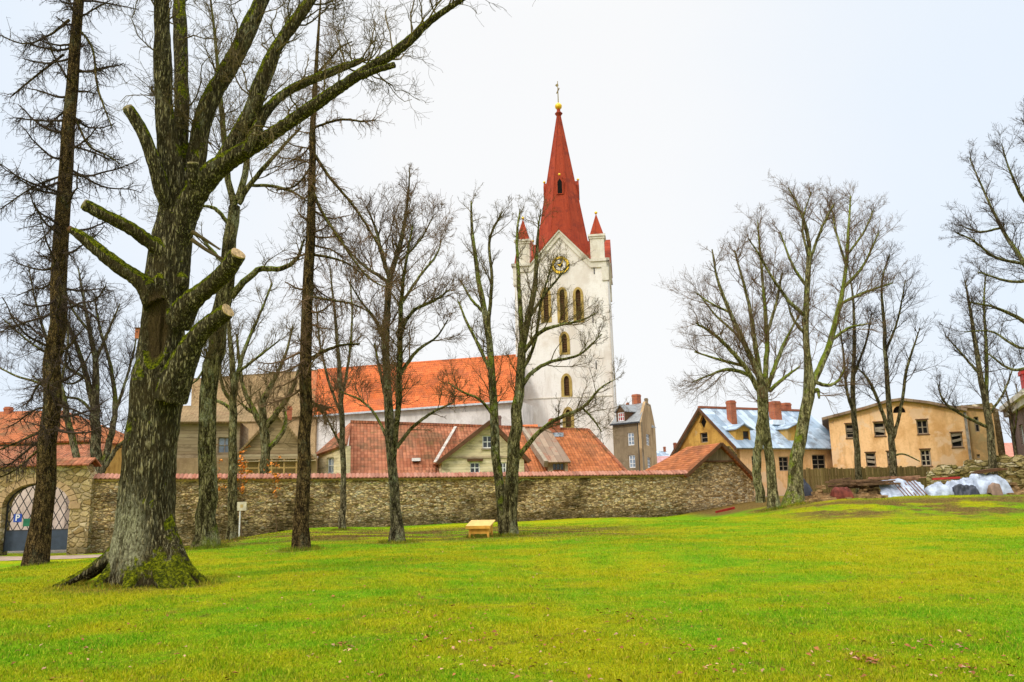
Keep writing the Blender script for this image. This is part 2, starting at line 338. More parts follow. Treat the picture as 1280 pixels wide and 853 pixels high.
RUBBLE = plain('rubble_bits', (.30, .185, .085), .95, .1, var=.6, sc=2.0)
OAK = oak_mat()
BARK_L = bark_mat('larch_bark', (.028, .018, .008), (.18, .115, .045), (.11, .115, .012), .55, 11, .2, .35)
BARK_G = bark_mat('grey_bark', (.034, .027, .013), (.26, .21, .115), (.12, .14, .012), .7, 7, .7, .3)
BARK_M = bark_mat('mossy_bark', (.034, .027, .010), (.26, .22, .095), (.13, .16, .012), .75, 7, .7, .25, .2)
BARK_P = bark_mat('pale_bark', (.06, .048, .02), (.37, .32, .15), (.15, .19, .012), .75, 6, .7, .3, .15)
TWIG = plain('twigs', (.150, .092, .050), .9, .1, var=.45, sc=1.2)
TWIG_M = plain('mossy_twigs', (.115, .082, .035), .9, .1, var=.5, sc=1.2)
TWIG_D = plain('dark_twigs', (.062, .042, .030), .9, .1, var=.45, sc=1.2)

# ------------------------------------------------------------------ object helpers
def tag(o, label, cat, group=None, kind=None):
    if kind: o['kind'] = kind
    if label: o['label'] = label
    if cat: o['category'] = cat
    if group: o['group'] = group
    return o
def thing(name, label, cat, loc, group=None):
    o = bpy.data.objects.new(name, None); COL.objects.link(o); o.location = loc; o.empty_display_size = .3
    return tag(o, label, cat, group)
def origin(o):
    v = Vector((0, 0, 0))
    while o is not None: v += o.location; o = o.parent
    return v
def link(name, me, mat, parent=None, loc=(0, 0, 0)):
    o = bpy.data.objects.new(name, me); COL.objects.link(o); o.parent = parent
    if parent is None: o.location = loc
    me.materials.append(mat); return o
def npmesh(name, V, Fq, smooth=True, attrs=None):
    V = np.asarray(V, np.float32).reshape(-1, 3); Fq = np.asarray(Fq, np.int32)
    k = Fq.shape[1]; me = bpy.data.meshes.new(name)
    me.vertices.add(len(V)); me.vertices.foreach_set('co', V.ravel())
    me.loops.add(Fq.size); me.loops.foreach_set('vertex_index', Fq.ravel())
    me.polygons.add(len(Fq)); me.polygons.foreach_set('loop_start', np.arange(0, Fq.size, k, dtype=np.int32))
    me.update(calc_edges=True)
    if smooth: me.shade_smooth()
    for a, v in (attrs or {}).items():
        at_ = me.attributes.new(a, 'FLOAT', 'POINT'); at_.data.foreach_set('value', np.asarray(v, np.float32))
    return me

class MB:
    def __init__(s): s.v = []; s.f = []; s.uv = []
    def add(s, pts, faces, uvs=None):
        b = len(s.v); s.v += [Vector(p) for p in pts]; s.uv += list(uvs) if uvs else [(p[0] + p[1], p[2]) for p in pts]
        s.f += [[b + i for i in f] for f in faces]; return s
    def hexa(s, p):            # 4 bottom then 4 top
        return s.add(p, [(0, 3, 2, 1), (4, 5, 6, 7), (0, 1, 5, 4), (1, 2, 6, 5), (2, 3, 7, 6), (3, 0, 4, 7)])
    def box(s, x0, x1, y0, y1, z0, z1):
        return s.hexa([(x0, y0, z0), (x1, y0, z0), (x1, y1, z0), (x0, y1, z0), (x0, y0, z1), (x1, y0, z1), (x1, y1, z1), (x0, y1, z1)])
    def prism(s, poly, off):   # 3D polygon extruded by a vector
        poly = [Vector(p) for p in poly]; off = Vector(off); n = len(poly)
        u = (poly[1] - poly[0]).normalized(); nn = u.cross(poly[2] - poly[1]).normalized(); vv = nn.cross(u)
        uv = [((p - poly[0]).dot(u) + 50, (p - poly[0]).dot(vv) + 50) for p in poly]
        return s.add(poly + [p + off for p in poly], [list(range(n)), list(range(2 * n - 1, n - 1, -1))] +
                     [(i, i + n, (i + 1) % n + n, (i + 1) % n) for i in range(n)], uv + uv)
    def bar(s, a, b, w, h, up=(0, 0, 1)):
        a, b = Vector(a), Vector(b); d = (b - a).normalized(); up = Vector(up)
        x = d.cross(up)
        if x.length < 1e-4: x = d.cross(Vector((1, 0, 0)))
        x.normalize(); y = x.cross(d).normalized(); x = x * w / 2; y = y * h / 2
        return s.hexa([a - x - y, a + x - y, b + x - y, b - x - y, a - x + y, a + x + y, b + x + y, b - x + y])
    def cone(s, c, r0, r1, z0, z1, n=16, ph=0):
        c = Vector(c); p = [(c.x + r * math.cos(ph + 2 * math.pi * i / n), c.y + r * math.sin(ph + 2 * math.pi * i / n), z) for r, z in ((r0, z0), (r1, z1)) for i in range(n)]
        L = 2 * math.pi * r0 / n; sl = math.hypot(z1 - z0, r0 - r1)
        uv = [(i * L, 0) for i in range(n)] + [(i * L, sl) for i in range(n)]
        return s.add(p, [[i, (i + 1) % n, (i + 1) % n + n, i + n] for i in range(n)] + [list(range(n))[::-1], list(range(n, 2 * n))], uv)
    def sphere(s, c, r, n=14, m=8, sq=1):
        c = Vector(c); p = []; f = []
        for j in range(m + 1):
            t = math.pi * j / m
            for i in range(n): p.append((c.x + r * math.sin(t) * math.cos(2 * math.pi * i / n), c.y + r * math.sin(t) * math.sin(2 * math.pi * i / n), c.z + r * sq * math.cos(t)))
        for j in range(m):
            for i in range(n): f.append((j * n + i, (j + 1) * n + i, (j + 1) * n + (i + 1) % n, j * n + (i + 1) % n))
        return s.add(p, f)
    def build(s, name, mat, parent=None, loc=None, smooth=False):
        o0 = origin(parent) if parent else Vector(loc or (0, 0, 0))
        me = bpy.data.meshes.new(name); me.from_pydata([tuple(v - o0) for v in s.v], [], s.f)
        ul = me.uv_layers.new(name='UVMap'); li = np.empty(len(me.loops), np.int32); me.loops.foreach_get('vertex_index', li)
        ul.data.foreach_set('uv', np.asarray(s.uv, np.float32)[li].ravel())
        if smooth: me.shade_smooth()
        return link(name, me, mat, parent, o0)

class Plane:
    """vertical facade from A to B (left to right as seen); n points out of it"""
    def __init__(s, A, B):
        s.A = Vector((A[0], A[1])); d = Vector((B[0], B[1])) - s.A; s.L = d.length; s.U = d / s.L; s.n = Vector((s.U.y, -s.U.x))
    def P(s, u, z, d=0):
        q = s.A + s.U * u + s.n * d; return Vector((q.x, q.y, z))
    def px(s, x, y):
        r = ray(x, y); t = ((s.A - CAMP.xy).dot(s.n)) / r.xy.dot(s.n); p = CAMP + r * t
        return ((p.xy - s.A).dot(s.U), p.z)
    def shift(s, d):
        q = Plane.__new__(Plane); q.A = s.A + s.n * d; q.U = s.U; q.n = s.n; q.L = s.L; return q
    def side(s, u, depth):     # plane of the side wall at u, seen from the right (+) when walking away
        a = s.P(u, 0); b = s.P(u, 0, -depth); return Plane(a, b)

def rect(u0, u1, z0, z1): return [(u0, z0), (u1, z0), (u1, z1), (u0, z1)]
def arch(u0, u1, z0, z1, n=8, pointed=True):
    w_ = u1 - u0; c = (u0 + u1) / 2; pts = [(u0, z0), (u1, z0)]; zs = z1 - w_ * (.8 if pointed else .5)
    for i in range(n + 1):
        a = math.pi * i / n; pts.append((c + w_ / 2 * math.cos(a), zs + (z1 - zs) * math.sin(a)))
    return pts
def wall(mb, pl, outer, holes=(), thick=.4, reveal=.25, d=0):
    loops = [outer] + list(holes)
    flat = [q for l in loops for q in l]
    tri = tessellate_polygon([[Vector((a, b, 0)) for a, b in l] for l in loops])
    uv = [(a + 50, b + 50) for a, b in flat]
    mb.add([pl.P(a, b, d) for a, b in flat], [list(t) for t in tri], uv)
    for i, l in enumerate(loops):
        n = len(l); dep = thick if i == 0 else reveal
        mb.add([pl.P(a, b, d) for a, b in l] + [pl.P(a, b, d - dep) for a, b in l], [(k, (k + 1) % n, (k + 1) % n + n, k + n) for k in range(n)], [(a + 50, b + 50) for a, b in l] * 2)
    return mb
def window(pl, u0, u1, z0, z1, parent, fmat=None, gmat=None, nx=2, ny=2, fw=.07, depth=.14, sill=None, missing=0, name='window', label=None):
    fmat = fmat or WHITE_PT; gmat = gmat or GLASS
    m = MB(); t = .05
    def b(a0, a1, c0, c1, dd=0, tt=t): m.hexa([pl.P(a0, c0, -depth - dd), pl.P(a1, c0, -depth - dd), pl.P(a1, c0, -depth - dd - tt), pl.P(a0, c0, -depth - dd - tt),
                                      pl.P(a0, c1, -depth - dd), pl.P(a1, c1, -depth - dd), pl.P(a1, c1, -depth - dd - tt), pl.P(a0, c1, -depth - dd - tt)])
    b(u0, u0 + fw, z0, z1); b(u1 - fw, u1, z0, z1); b(u0 + fw, u1 - fw, z0, z0 + fw); b(u0 + fw, u1 - fw, z1 - fw, z1)
    for i in range(1, nx): c = u0 + (u1 - u0) * i / nx; b(c - fw * .4, c + fw * .4, z0 + fw, z1 - fw, .003)
    for i in range(1, ny): c = z0 + (z1 - z0) * i / ny; b(u0 + fw, u1 - fw, c - fw * .35, c + fw * .35, .006)
    o = m.build(name, fmat, parent)
    if label: o['label'] = label
    p = MB(); p.hexa([pl.P(a, c, -depth - dd) for c in (z0, z1) for a, dd in ((u0, t + .01), (u1, t + .01), (u1, t + .03), (u0, t + .03))])
    p.build('pane', gmat, o)
    if sill:
        q = MB(); q.hexa([pl.P(a, c, dd) for c in (z0 - .1, z0 - .004) for a, dd in ((u0 - .08, .1), (u1 + .08, .1), (u1 + .08, -.08), (u0 - .08, -.08))]); q.build('sill', sill, o)
    return o
def winpx(pl, x0, y0, x1, y1):
    (a, b) = pl.px((x0 + x1) / 2, (y0 + y1) / 2); (c, _) = pl.px(x0, (y0 + y1) / 2); (e, _) = pl.px(x1, (y0 + y1) / 2)
    (_, t) = pl.px((x0 + x1) / 2, y0); (_, bo) = pl.px((x0 + x1) / 2, y1)
    return (c, e, bo, t)
def roof(mb, pts, thick=.14):
    pts = [Vector(p) for p in pts]; n = (pts[1] - pts[0]).cross(pts[2] - pts[1]).normalized()
    if n.z < 0: n = -n
    return mb.prism(pts, -n * thick)
def chimney(parent, pl, x0, y0, x1, y1, mat=None, dep=.7, drop=1.2, name='chimney'):
    u0, u1, z0, z1 = winpx(pl, x0, y0, x1, y1); m = MB(); uc = (u0 + u1) / 2; pc = pl.P(uc, 0); wd = (x1 - x0) / F * pc.y * (.74 if abs(pl.U.y) > .25 else .92); u0, u1 = uc - wd / 2, uc + wd / 2; dep = wd
    def b(a0, a1, d0, d1, c0, c1): m.hexa([pl.P(a, c, d) for c in (c0, c1) for a, d in ((a0, d0), (a1, d0), (a1, d1), (a0, d1))])
    b(u0, u1, 0, -dep, z0 - drop, z1 - .25); b(u0 - .03, u1 + .03, .03, -dep - .03, z1 - .25, z1 - .1); b(u0 + .02, u1 - .02, -.02, -dep + .02, z1 - .1, z1)
    return m.build(name, mat or BRICK, parent)

# ------------------------------------------------------------------ ground, lawn, path
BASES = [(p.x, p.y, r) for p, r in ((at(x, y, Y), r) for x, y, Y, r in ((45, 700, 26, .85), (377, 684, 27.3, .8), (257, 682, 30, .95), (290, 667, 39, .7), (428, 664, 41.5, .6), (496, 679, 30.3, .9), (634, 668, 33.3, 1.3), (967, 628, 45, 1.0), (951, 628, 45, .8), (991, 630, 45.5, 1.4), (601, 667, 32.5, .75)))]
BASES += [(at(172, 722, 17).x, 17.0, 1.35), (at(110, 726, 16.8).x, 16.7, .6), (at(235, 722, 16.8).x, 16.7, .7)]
def soil_shade(x, y):  # leaf litter round each base, with contact shade painted into the same ring
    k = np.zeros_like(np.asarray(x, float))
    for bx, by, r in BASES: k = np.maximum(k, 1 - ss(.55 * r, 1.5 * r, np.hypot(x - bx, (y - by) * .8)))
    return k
def ground():
    def axis(a, b, f0, f1, st, big): 
        return np.unique(np.concatenate([np.linspace(a, f0, big), np.arange(f0, f1, st), np.linspace(f1, b, big)]))
    xs = axis(-1200, 1200, -42, 42, .25, 14); ys = axis(-300, 2200, -2, 58, .25, 14)
    X, Y = np.meshgrid(xs, ys); Z = G(X, Y); nx = len(xs); i = np.arange(nx - 1)[None] + nx * np.arange(len(ys) - 1)[:, None]
    Fq = np.stack([i, i + 1, i + nx + 1, i + nx], -1).reshape(-1, 4)
    link('ground', npmesh('ground', np.stack([X, Y, Z], -1), Fq, True, {'soil_shade': soil_shade(X, Y).ravel()}), GRASS)['kind'] = 'structure'
ground()
def blades(n):
    y = 5.2 * (48 / 5.2) ** (rng.random(n) ** 1.15); x = rng.uniform(-.72, .72, n) * y
    ex, ey = [], []                                     # longer uncut grass round the trunks
    for bx, by, r in BASES:
        q = int(1500 * r); a = rng.uniform(0, 2 * np.pi, q); d = r * .52 + np.abs(rng.normal(size=q)) * .16; ex.append(bx + d * np.cos(a)); ey.append(by + d * np.sin(a))
    nb = n; x = np.concatenate([x] + ex); y = np.concatenate([y] + ey); long_ = np.arange(len(x)) >= nb
    ok = ~((x < -16) & (y > 33)) & ~((y > 44.6) & (x < 15)) & ~((y > 46) & (x > 14)); x, y, long_ = x[ok], y[ok], long_[ok]; n = len(x)
    # clumping
    k = np.sin(x * 3.1 + 2 * np.sin(y * 2.3)) * np.sin(y * 2.7 + 1.7 * np.sin(x * 1.9))
    h = rng.uniform(.014, .040, n) * (1 + .45 * k) * (1 + .012 * y) * np.where(long_, 2.6, 1); wd = rng.uniform(.0025, .0050, n) * (1 + y * .05)
    a = rng.uniform(0, 2 * np.pi, n); l = rng.uniform(0, .9, n) * h; b = rng.uniform(0, 2 * np.pi, n)
    z = G(x, y) - .004
    dx, dy = np.cos(a) * wd, np.sin(a) * wd
    p0 = np.stack([x - dx, y - dy, z], -1); p1 = np.stack([x + dx, y + dy, z], -1)
    p2 = np.stack([x + np.cos(b) * l, y + np.sin(b) * l, z + h], -1)
    V = np.stack([p0, p1, p2], 1).reshape(-1, 3)
    o = link('grass', npmesh('grass', V, np.arange(3 * n).reshape(-1, 3), False, {'rnd': np.repeat(rng.random(n), 3), 'soil_shade': np.repeat(soil_shade(x, y) * .6, 3)}), BLADE)
    tag(o, 'short yellow green lawn grass strewn with leaves', 'grass', kind='stuff')
blades(600000)
def path():
    t = np.linspace(0, 1, 60); cx = -62 + 44.5 * t; cy = 36.0 + 5.2 * t ** .8; hw = 4.4 * (1 - t) ** .6 + .15
    s = np.linspace(-1, 1, 16); X = cx[:, None] + 0 * s; Y = cy[:, None] + hw[:, None] * s[None] + .15 * np.sin(cx * 1.3)[:, None]
    Z = G(X, Y) + .02; i = np.arange(15)[None] + 16 * np.arange(59)[:, None]
    link('path', npmesh('path', np.stack([X, Y, Z], -1), np.stack([i, i + 1, i + 17, i + 16], -1).reshape(-1, 4)), PATH)['kind'] = 'structure'
path()

# ------------------------------------------------------------------ boundary wall with tiled coping
WA, WB = at(98, 640, 43.2), at(864, 640, 53)
WPL = Plane(WA, WB)
def stone_wall():
    root = thing('stone_wall', 'long rubble stone boundary wall with pink tile coping, dark stains near its foot', 'wall', WPL.P(WPL.L / 2, 0))
    tops = [(104, 598), (240, 598), (400, 597.5), (560, 596), (700, 594.5), (864, 592.5)]
    top = [WPL.px(*q) for q in tops]; top[0] = (0, top[0][1]); top[-1] = (WPL.L, top[-1][1])
    m = MB(); outer = [(0, -1.4), (WPL.L, -1.2)] + top[::-1]
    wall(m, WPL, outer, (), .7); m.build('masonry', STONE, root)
    # ragged stones standing proud of the face
    q = MB()
    for _ in range(420):
        u = random.uniform(.3, WPL.L - .3); z = random.uniform(-.1, 2.5); a, b = random.uniform(.12, .28), random.uniform(.05, .11)
        c = [(-a, -b), (a * random.uniform(.7, 1), -b * random.uniform(.6, 1)), (a, b * random.uniform(.5, 1)), (-a * random.uniform(.6, 1), b)]
        dd = random.uniform(.02, .05)
        q.add([WPL.P(u + x_, z + z_, -.02) for x_, z_ in c] + [WPL.P(u + x_ * .85, z + z_ * .8, dd) for x_, z_ in c], [(4, 5, 6, 7), (0, 1, 5, 4), (1, 2, 6, 5), (2, 3, 7, 6), (3, 0, 4, 7)])
    q.build('proud_stones', STONE, root)
    c = MB()
    for (u0, z0), (u1, z1) in zip(top, top[1:]):
        n = int((u1 - u0) / .22)
        for i in range(n):
            ua = u0 + (u1 - u0) * i / n; ub = u0 + (u1 - u0) * (i + 1) / n; za = z0 + (z1 - z0) * i / n
            k = 4; w_ = (ub - ua); fr, mid, bk = [], [], []; j = random.uniform(-.012, .012)
            for s_ in range(k + 1):
                uu = ua + w_ * s_ / k; hh = .055 * math.sin(math.pi * s_ / k)
                fr.append(WPL.P(uu, za - .02 + hh + j, .2 + j)); mid.append(WPL.P(uu, za + .22 + hh + j, -.32)); bk.append(WPL.P(uu, za - .02 + hh, -.9))
            lo = [p - Vector((0, 0, .05)) for p in fr]
            idx = []
            for s_ in range(k):
                idx += [(s_, s_ + 1, k + 2 + s_, k + 1 + s_), (k + 1 + s_, k + 2 + s_, 2 * k + 3 + s_, 2 * k + 2 + s_), (3 * k + 3 + s_, 3 * k + 4 + s_, s_ + 1, s_)]
            r_ = random.random() * 40; c.add(fr + mid + bk + lo, idx, [(r_, v_) for v_ in [.1] * (k + 1) + [.25] * (k + 1) + [.25] * (k + 1) + [.1] * (k + 1)])
    c.build('coping', T_COPE, root)
    b = MB()
    for (u0, z0), (u1, z1) in zip(top, top[1:]):
        b.hexa([WPL.P(u, z, d) for dz in (-.15, -.06) for u, z, d in ((u0, z0 + dz, .1), (u1, z1 + dz, .1), (u1, z1 + dz, -.6), (u0, z0 + dz, -.6))])
    b.build('coping_board', TAN, root)
stone_wall()

# ------------------------------------------------------------------ gate at the left
GPL = Plane(at(-60, 640, 42.6), at(112, 640, 43.0))
def gateway():
    root = thing('stone_gateway', 'stone gateway with a round arch and small tiled roof at the left', 'gateway', GPL.P(GPL.L / 2, -.9))
    ul, _ = GPL.px(2, 640); ur, _ = GPL.px(87, 640); _, zs = GPL.px(45, 634); _, zt = GPL.px(45, 604); _, zb = GPL.px(45, 690); _, ztop = GPL.px(50, 581)
    c = (ul + ur) / 2; hw = (ur - ul) / 2; pts = [(ul, zb - .4), (ur, zb - .4)]
    for i in range(17):
        a = math.pi * i / 16; pts.append((c + hw * math.cos(a), zs + (zt - zs) * math.sin(a)))
    m = MB(); wall(m, GPL, [(0, zb - .6), (GPL.L, zb - .6), (GPL.L, ztop - .8), (GPL.L - .4, ztop), (0, ztop)], [pts], .9, .9); m.build('masonry', STONE_GATE, root)
    v = MB()                                              # voussoirs of the arch
    for i in range(15):
        a0, a1 = math.pi * (i + .06) / 15, math.pi * (i + .94) / 15; r0, r1 = 1.0, 1.23
        q = [(c + hw * r * math.cos(a), zs + (zt - zs) * r * math.sin(a)) for a, r in ((a0, r0), (a1, r0), (a1, r1), (a0, r1))]
        v.prism([GPL.P(u, z, .05) for u, z in q], -Vector((GPL.n.x, GPL.n.y, 0)) * .2)
    v.build('arch_stones', TAN_PL, root)
    im = MB(); im.hexa([GPL.P(u, z, d) for z in (zs - .12, zs + .14) for u, d in ((ur - .02, .12), (ur + .55, .12), (ur + .55, -.5), (ur - .02, -.5))]); im.build('impost', TAN_PL, root)
    r_ = MB(); roof(r_, [GPL.P(-.1, ztop - .05, .35), GPL.P(GPL.L - .1, ztop - .05, .35), GPL.P(GPL.L - .1, ztop + .35, -.45), GPL.P(-.1, ztop + .35, -.45)], .08)
    roof(r_, [GPL.P(GPL.L - .1, ztop - .05, -1.25), GPL.P(-.1, ztop - .05, -1.25), GPL.P(-.1, ztop + .35, -.46), GPL.P(GPL.L - .1, ztop + .35, -.46)], .08)
    r_.build('roof', T_DARK, root)
    # iron gate, two leaves
    gt = thing('iron_gate', 'two leaved iron gate with lattice bars over dark blue grey sheet panels', 'gate', GPL.P(c, zb, -.45))
    _, zp = GPL.px(45, 664)
    for s_ in (0, 1):
        a0, a1 = (ul + .05, c - .03) if s_ == 0 else (c + .03, ur - .05)
        p = MB(); p.hexa([GPL.P(u, z, d) for z in (zb + .05, zp) for u, d in ((a0, -.42), (a1, -.42), (a1, -.48), (a0, -.48))]); p.build('sheet_panel', STEEL, gt)
        k = MB()
        def top(u): return zs + (zt - zs) * math.sqrt(max(0, 1 - ((u - c) / hw) ** 2)) - .06
        k.bar(GPL.P(a0, zb, -.45), GPL.P(a0, top(a0 + .05), -.45), .07, .07, (1, 0, 0)); k.bar(GPL.P(a1, zb, -.45), GPL.P(a1, top(a1), -.45), .07, .07, (1, 0, 0))
        k.bar(GPL.P(a0, zp + .03, -.45), GPL.P(a1, zp + .03, -.45), .06, .06)
        us = np.linspace(a0, a1, 9)
        for u0, u1 in zip(us, us[1:]): k.bar(GPL.P(u0, top(u0), -.45), GPL.P(u1, top(u1), -.45), .06, .06)
        k.build('frame', IRON, gt)
        l = MB(); st = .42
        for dgn in (1, -1):
            x_ = a0 - 3
            while x_ < a1 + 3:
                seg = []
                for t_ in np.linspace(0, 2.6, 40):
                    u = x_ + dgn * t_ * .55; z = zp + t_
                    if a0 <= u <= a1 and z <= top(u): seg.append((u, z))
                if len(seg) > 1: l.bar(GPL.P(*seg[0], -.45 + .012 * dgn), GPL.P(*seg[-1], -.45 + .012 * dgn), .034, .03, (GPL.n.x, GPL.n.y, 0))
                x_ += st
        l.build('lattice', IRON, gt)
    # P sign
    u, z = GPL.px(17.5, 648); sg = thing('parking_sign', 'small square blue parking sign with a white letter on the gate', 'sign', GPL.P(u, z, -.36))
    b = MB(); b.hexa([GPL.P(u + x_, z + z_, d) for z_ in (-.21, .21) for x_, d in ((-.21, -.34), (.21, -.34), (.21, -.37), (-.21, -.37))]); b.build('plate', BLUE, sg)
    cu = bpy.data.curves.new('letter', 'FONT'); cu.body = 'P'; cu.size = .46; cu.align_x = 'CENTER'; cu.align_y = 'CENTER'; cu.extrude = .004; cu.offset = .008
    o = bpy.data.objects.new('letter_src', cu); COL.objects.link(o); me = bpy.data.meshes.new_from_object(o.evaluated_get(bpy.context.evaluated_depsgraph_get())); bpy.data.objects.remove(o); me.materials.clear(); o = bpy.data.objects.new('letter', me); COL.objects.link(o); me.materials.append(WHITE_PT); o.parent = sg
    o.location = Vector((GPL.n.x, GPL.n.y, 0)) * .032; o.rotation_euler = (math.pi / 2, 0, math.atan2(GPL.U.y, GPL.U.x))
    u, z = GPL.px(30, 654); b = MB(); b.hexa([GPL.P(u + x_, z + z_, d) for z_ in (-.18, .22) for x_, d in ((-.24, -.36), (.24, -.36), (.24, -.39), (-.24, -.39))])
    tag(b.build('notice_board', plain('dull_green', (.03, .15, .08)), None, GPL.P(u, z, -.36)), 'small green notice board fixed to the lattice beside the blue sign', 'sign')
gateway()

# ------------------------------------------------------------------ church
def church():
    A, B = at(648.5, 560, 111), at(769, 560, 109)
    fp = Plane(A, B); W = fp.L; cp = fp.shift(-W / 2)
    root = thing('church', 'white church with a red spired clock tower and long bright orange nave roof', 'church', cp.P(W / 2, 0))
    cu = W / 2
    _, zc = fp.px(745, 324); _, za = fp.px(698.5, 287)
    fl, fr = fp.px(659, 325)[0], fp.px(734, 323)[0]
    fh = (fr - fl) / 2; zb = -1
    tp = .3                                          # slight batter of the walls
    T4 = [Plane(fp.P(0, 0).xy, fp.P(W, 0).xy)]
    corners = [fp.P(0, 0).xy, fp.P(W, 0).xy, fp.P(W, 0, -W).xy, fp.P(0, 0, -W).xy]
    wb = MB(); cor = MB(); red = MB(); wins = []
    def win(x0, y0, x1, y1): wins.append(winpx(fp, x0, y0, x1, y1))
    for x_ in (682.5, 703, 723): win(x_ - 3.1, 362, x_ + 3.1, 401)
    win(702.5, 417.5, 708.8, 441); win(705, 470, 711.5, 495); win(707, 512, 713.8, 534)
    for k in range(4):
        pl = Plane(corners[k], corners[(k + 1) % 4])
        outer = [(-tp if k % 2 == 0 else -tp, zb), (W + tp, zb), (W, zc), (cu + fh, zc), (cu, za), (cu - fh, zc), (0, zc)]
        holes = [arch(*q) for q in wins] if k == 0 else ([arch(*q) for q in wins[:3]] if True else [])
        wall(wb, pl, outer, holes, .02, .45)
        # back plate of openings + louvres
        # cornice in two steps following shoulders and gable
        for dpt, h0, h1 in ((.42, .42, 0), (.22, 1.25, .42)):
            path_ = [(-dpt, zc), (cu - fh, zc), (cu, za), (cu + fh, zc), (W + dpt, zc)]
            for (u0, z0), (u1, z1) in zip(path_, path_[1:]):
                cor.prism([pl.P(u0, z0 - h0, dpt), pl.P(u1, z1 - h0, dpt), pl.P(u1, z1 - h1, dpt), pl.P(u0, z0 - h1, dpt)], -Vector((pl.n.x, pl.n.y, 0)) * (dpt + .05))
        # corner console under the cornice
        for u0 in (-.2, W - .75):
            cor.prism([pl.P(u0, zc - 3.2, .21), pl.P(u0 + .95, zc - 3.2, .21), pl.P(u0 + .95, zc - 1.24, .21), pl.P(u0, zc - 1.24, .21)], -Vector((pl.n.x, pl.n.y, 0)) * .2)
        # red cross gable roof, this side's two slopes
        c0 = cp.P(cu, za); c0b = cp.P(cu, zc)
        e = .5
        for s_ in (-1, 1):
            roof(red, [pl.P(cu + s_ * (fh + .05), zc + .02, e), pl.P(cu, za + .06, e), Vector((c0.x, c0.y, za + .06)), pl.P(cu + s_ * (fh + .05), zc + .02, -W / 2)] if s_ < 0 else
                 [pl.P(cu, za + .06, e), pl.P(cu + (fh + .05), zc + .02, e), pl.P(cu + (fh + .05), zc + .02, -W / 2), Vector((c0.x, c0.y, za + .06))], .12)
    wb.build('tower_wall', WHITE_PL, root); cor.build('cornice', TRIM_PL, root)
    # shoulders: low red slabs round the foot of the spire
    q = [fp.P(.25, zc + .05, -.25), fp.P(W - .25, zc + .05, -.25), fp.P(W - .25, zc + .05, -W + .25), fp.P(.25, zc + .05, -W + .25)]
    i_ = 3.0; q2 = [fp.P(i_, zc + 1.5, -i_), fp.P(W - i_, zc + 1.5, -i_), fp.P(W - i_, zc + 1.5, -W + i_), fp.P(i_, zc + 1.5, -W + i_)]
    for k in range(4): roof(red, [q[k], q[(k + 1) % 4], q2[(k + 1) % 4], q2[k]], .1)
    # small red parapet gables behind the pinnacles
    red.build('tower_roof', RED_METAL, root)
    # windows: tan surround ring, louvre board inside
    for (u0, u1, z0, z1) in wins:
        w_ = u1 - u0; s_ = MB(); g_ = w_ * .56
        out_, in_ = arch(u0 - g_, u1 + g_, z0 - g_ * .7, z1 + g_ * .9), arch(u0, u1, z0, z1)
        wall(s_, fp, out_, [in_], .12, .5, .08); o = s_.build('window', TAN, root)
        l_ = MB(); l_.prism([fp.P(a, b, -.3) for a, b in in_], -Vector((fp.n.x, fp.n.y, 0)) * .1); l_.build('louvre', BROWN_WD, o)
        sl = MB(); z_ = z0 + .2
        while z_ < z1 - w_ * .8: sl.bar(fp.P(u0 + .04, z_, -.22), fp.P(u1 - .04, z_, -.22), .12, .05); z_ += .35
        sl.build('slats', BROWN_WD, o)
    for (x_, y0, y1) in ((742.5, 333, 343), (670, 341, 352), (741, 395, 404), (745, 452, 462), (744, 497, 505), (666, 460, 470)):
        u, z1 = fp.px(x_, y0); _, z0 = fp.px(x_, y1); b = MB()
        b.hexa([fp.P(a, c, d) for c in (z0, z1) for a, d in ((u - .07, .03), (u + .07, .03), (u + .07, 0), (u - .07, 0))]); b.build('wall_anchor', IRON, root)
    u0, zz = fp.px(660, 499); u1, _ = fp.px(768, 499); b = MB(); b.bar(fp.P(.1, zz, .03), fp.P(W - .1, zz, .03), .1, .12); b.build('string_course', TRIM_PL, root)
    # clock
    u, z = fp.px(700.5, 332); rr = fp.px(712, 332)[0] - u
    ck = MB(); n = 40
    ring = lambda r, d: [fp.P(u + r * math.cos(2 * math.pi * i / n), z + r * math.sin(2 * math.pi * i / n), d) for i in range(n)]
    nv = Vector((fp.n.x, fp.n.y, 0))
    ck.prism(ring(rr, .20), -nv * .2); o = ck.build('clock', BLACK, root)
    di = MB(); di.prism(ring(rr * .62, .22), -nv * .1); di.build('dial', WHITE_PL, o)
    nm = MB()
    for i in range(12):
        a = 2 * math.pi * i / 12; nm.bar(fp.P(u + rr * .70 * math.sin(a), z + rr * .70 * math.cos(a), .23), fp.P(u + rr * .96 * math.sin(a), z + rr * .96 * math.cos(a), .23), .05, rr * .40, up=(-fp.n.x * 0 + fp.U.x * math.cos(a), fp.U.y * math.cos(a), -math.sin(a)))
    nm.build('numerals', GOLD_PT, o)
    hd = MB(); hd.bar(fp.P(u - .1, z - .2, .27), fp.P(u + rr * .3, z + rr * .45, .27), .04, .14, (fp.U.x, fp.U.y, 0)); hd.bar(fp.P(u + .1, z - .15, .28), fp.P(u - rr * .35, z + rr * .1, .28), .04, .14); hd.cone(fp.P(u, z, .26), .12, .12, z - .1, z + .1); hd.build('hands', GOLD_PT, o)
    hb = MB(); hb.prism(ring(rr * .28, .25), -nv * .05); hb.build('hub', BLACK, o)
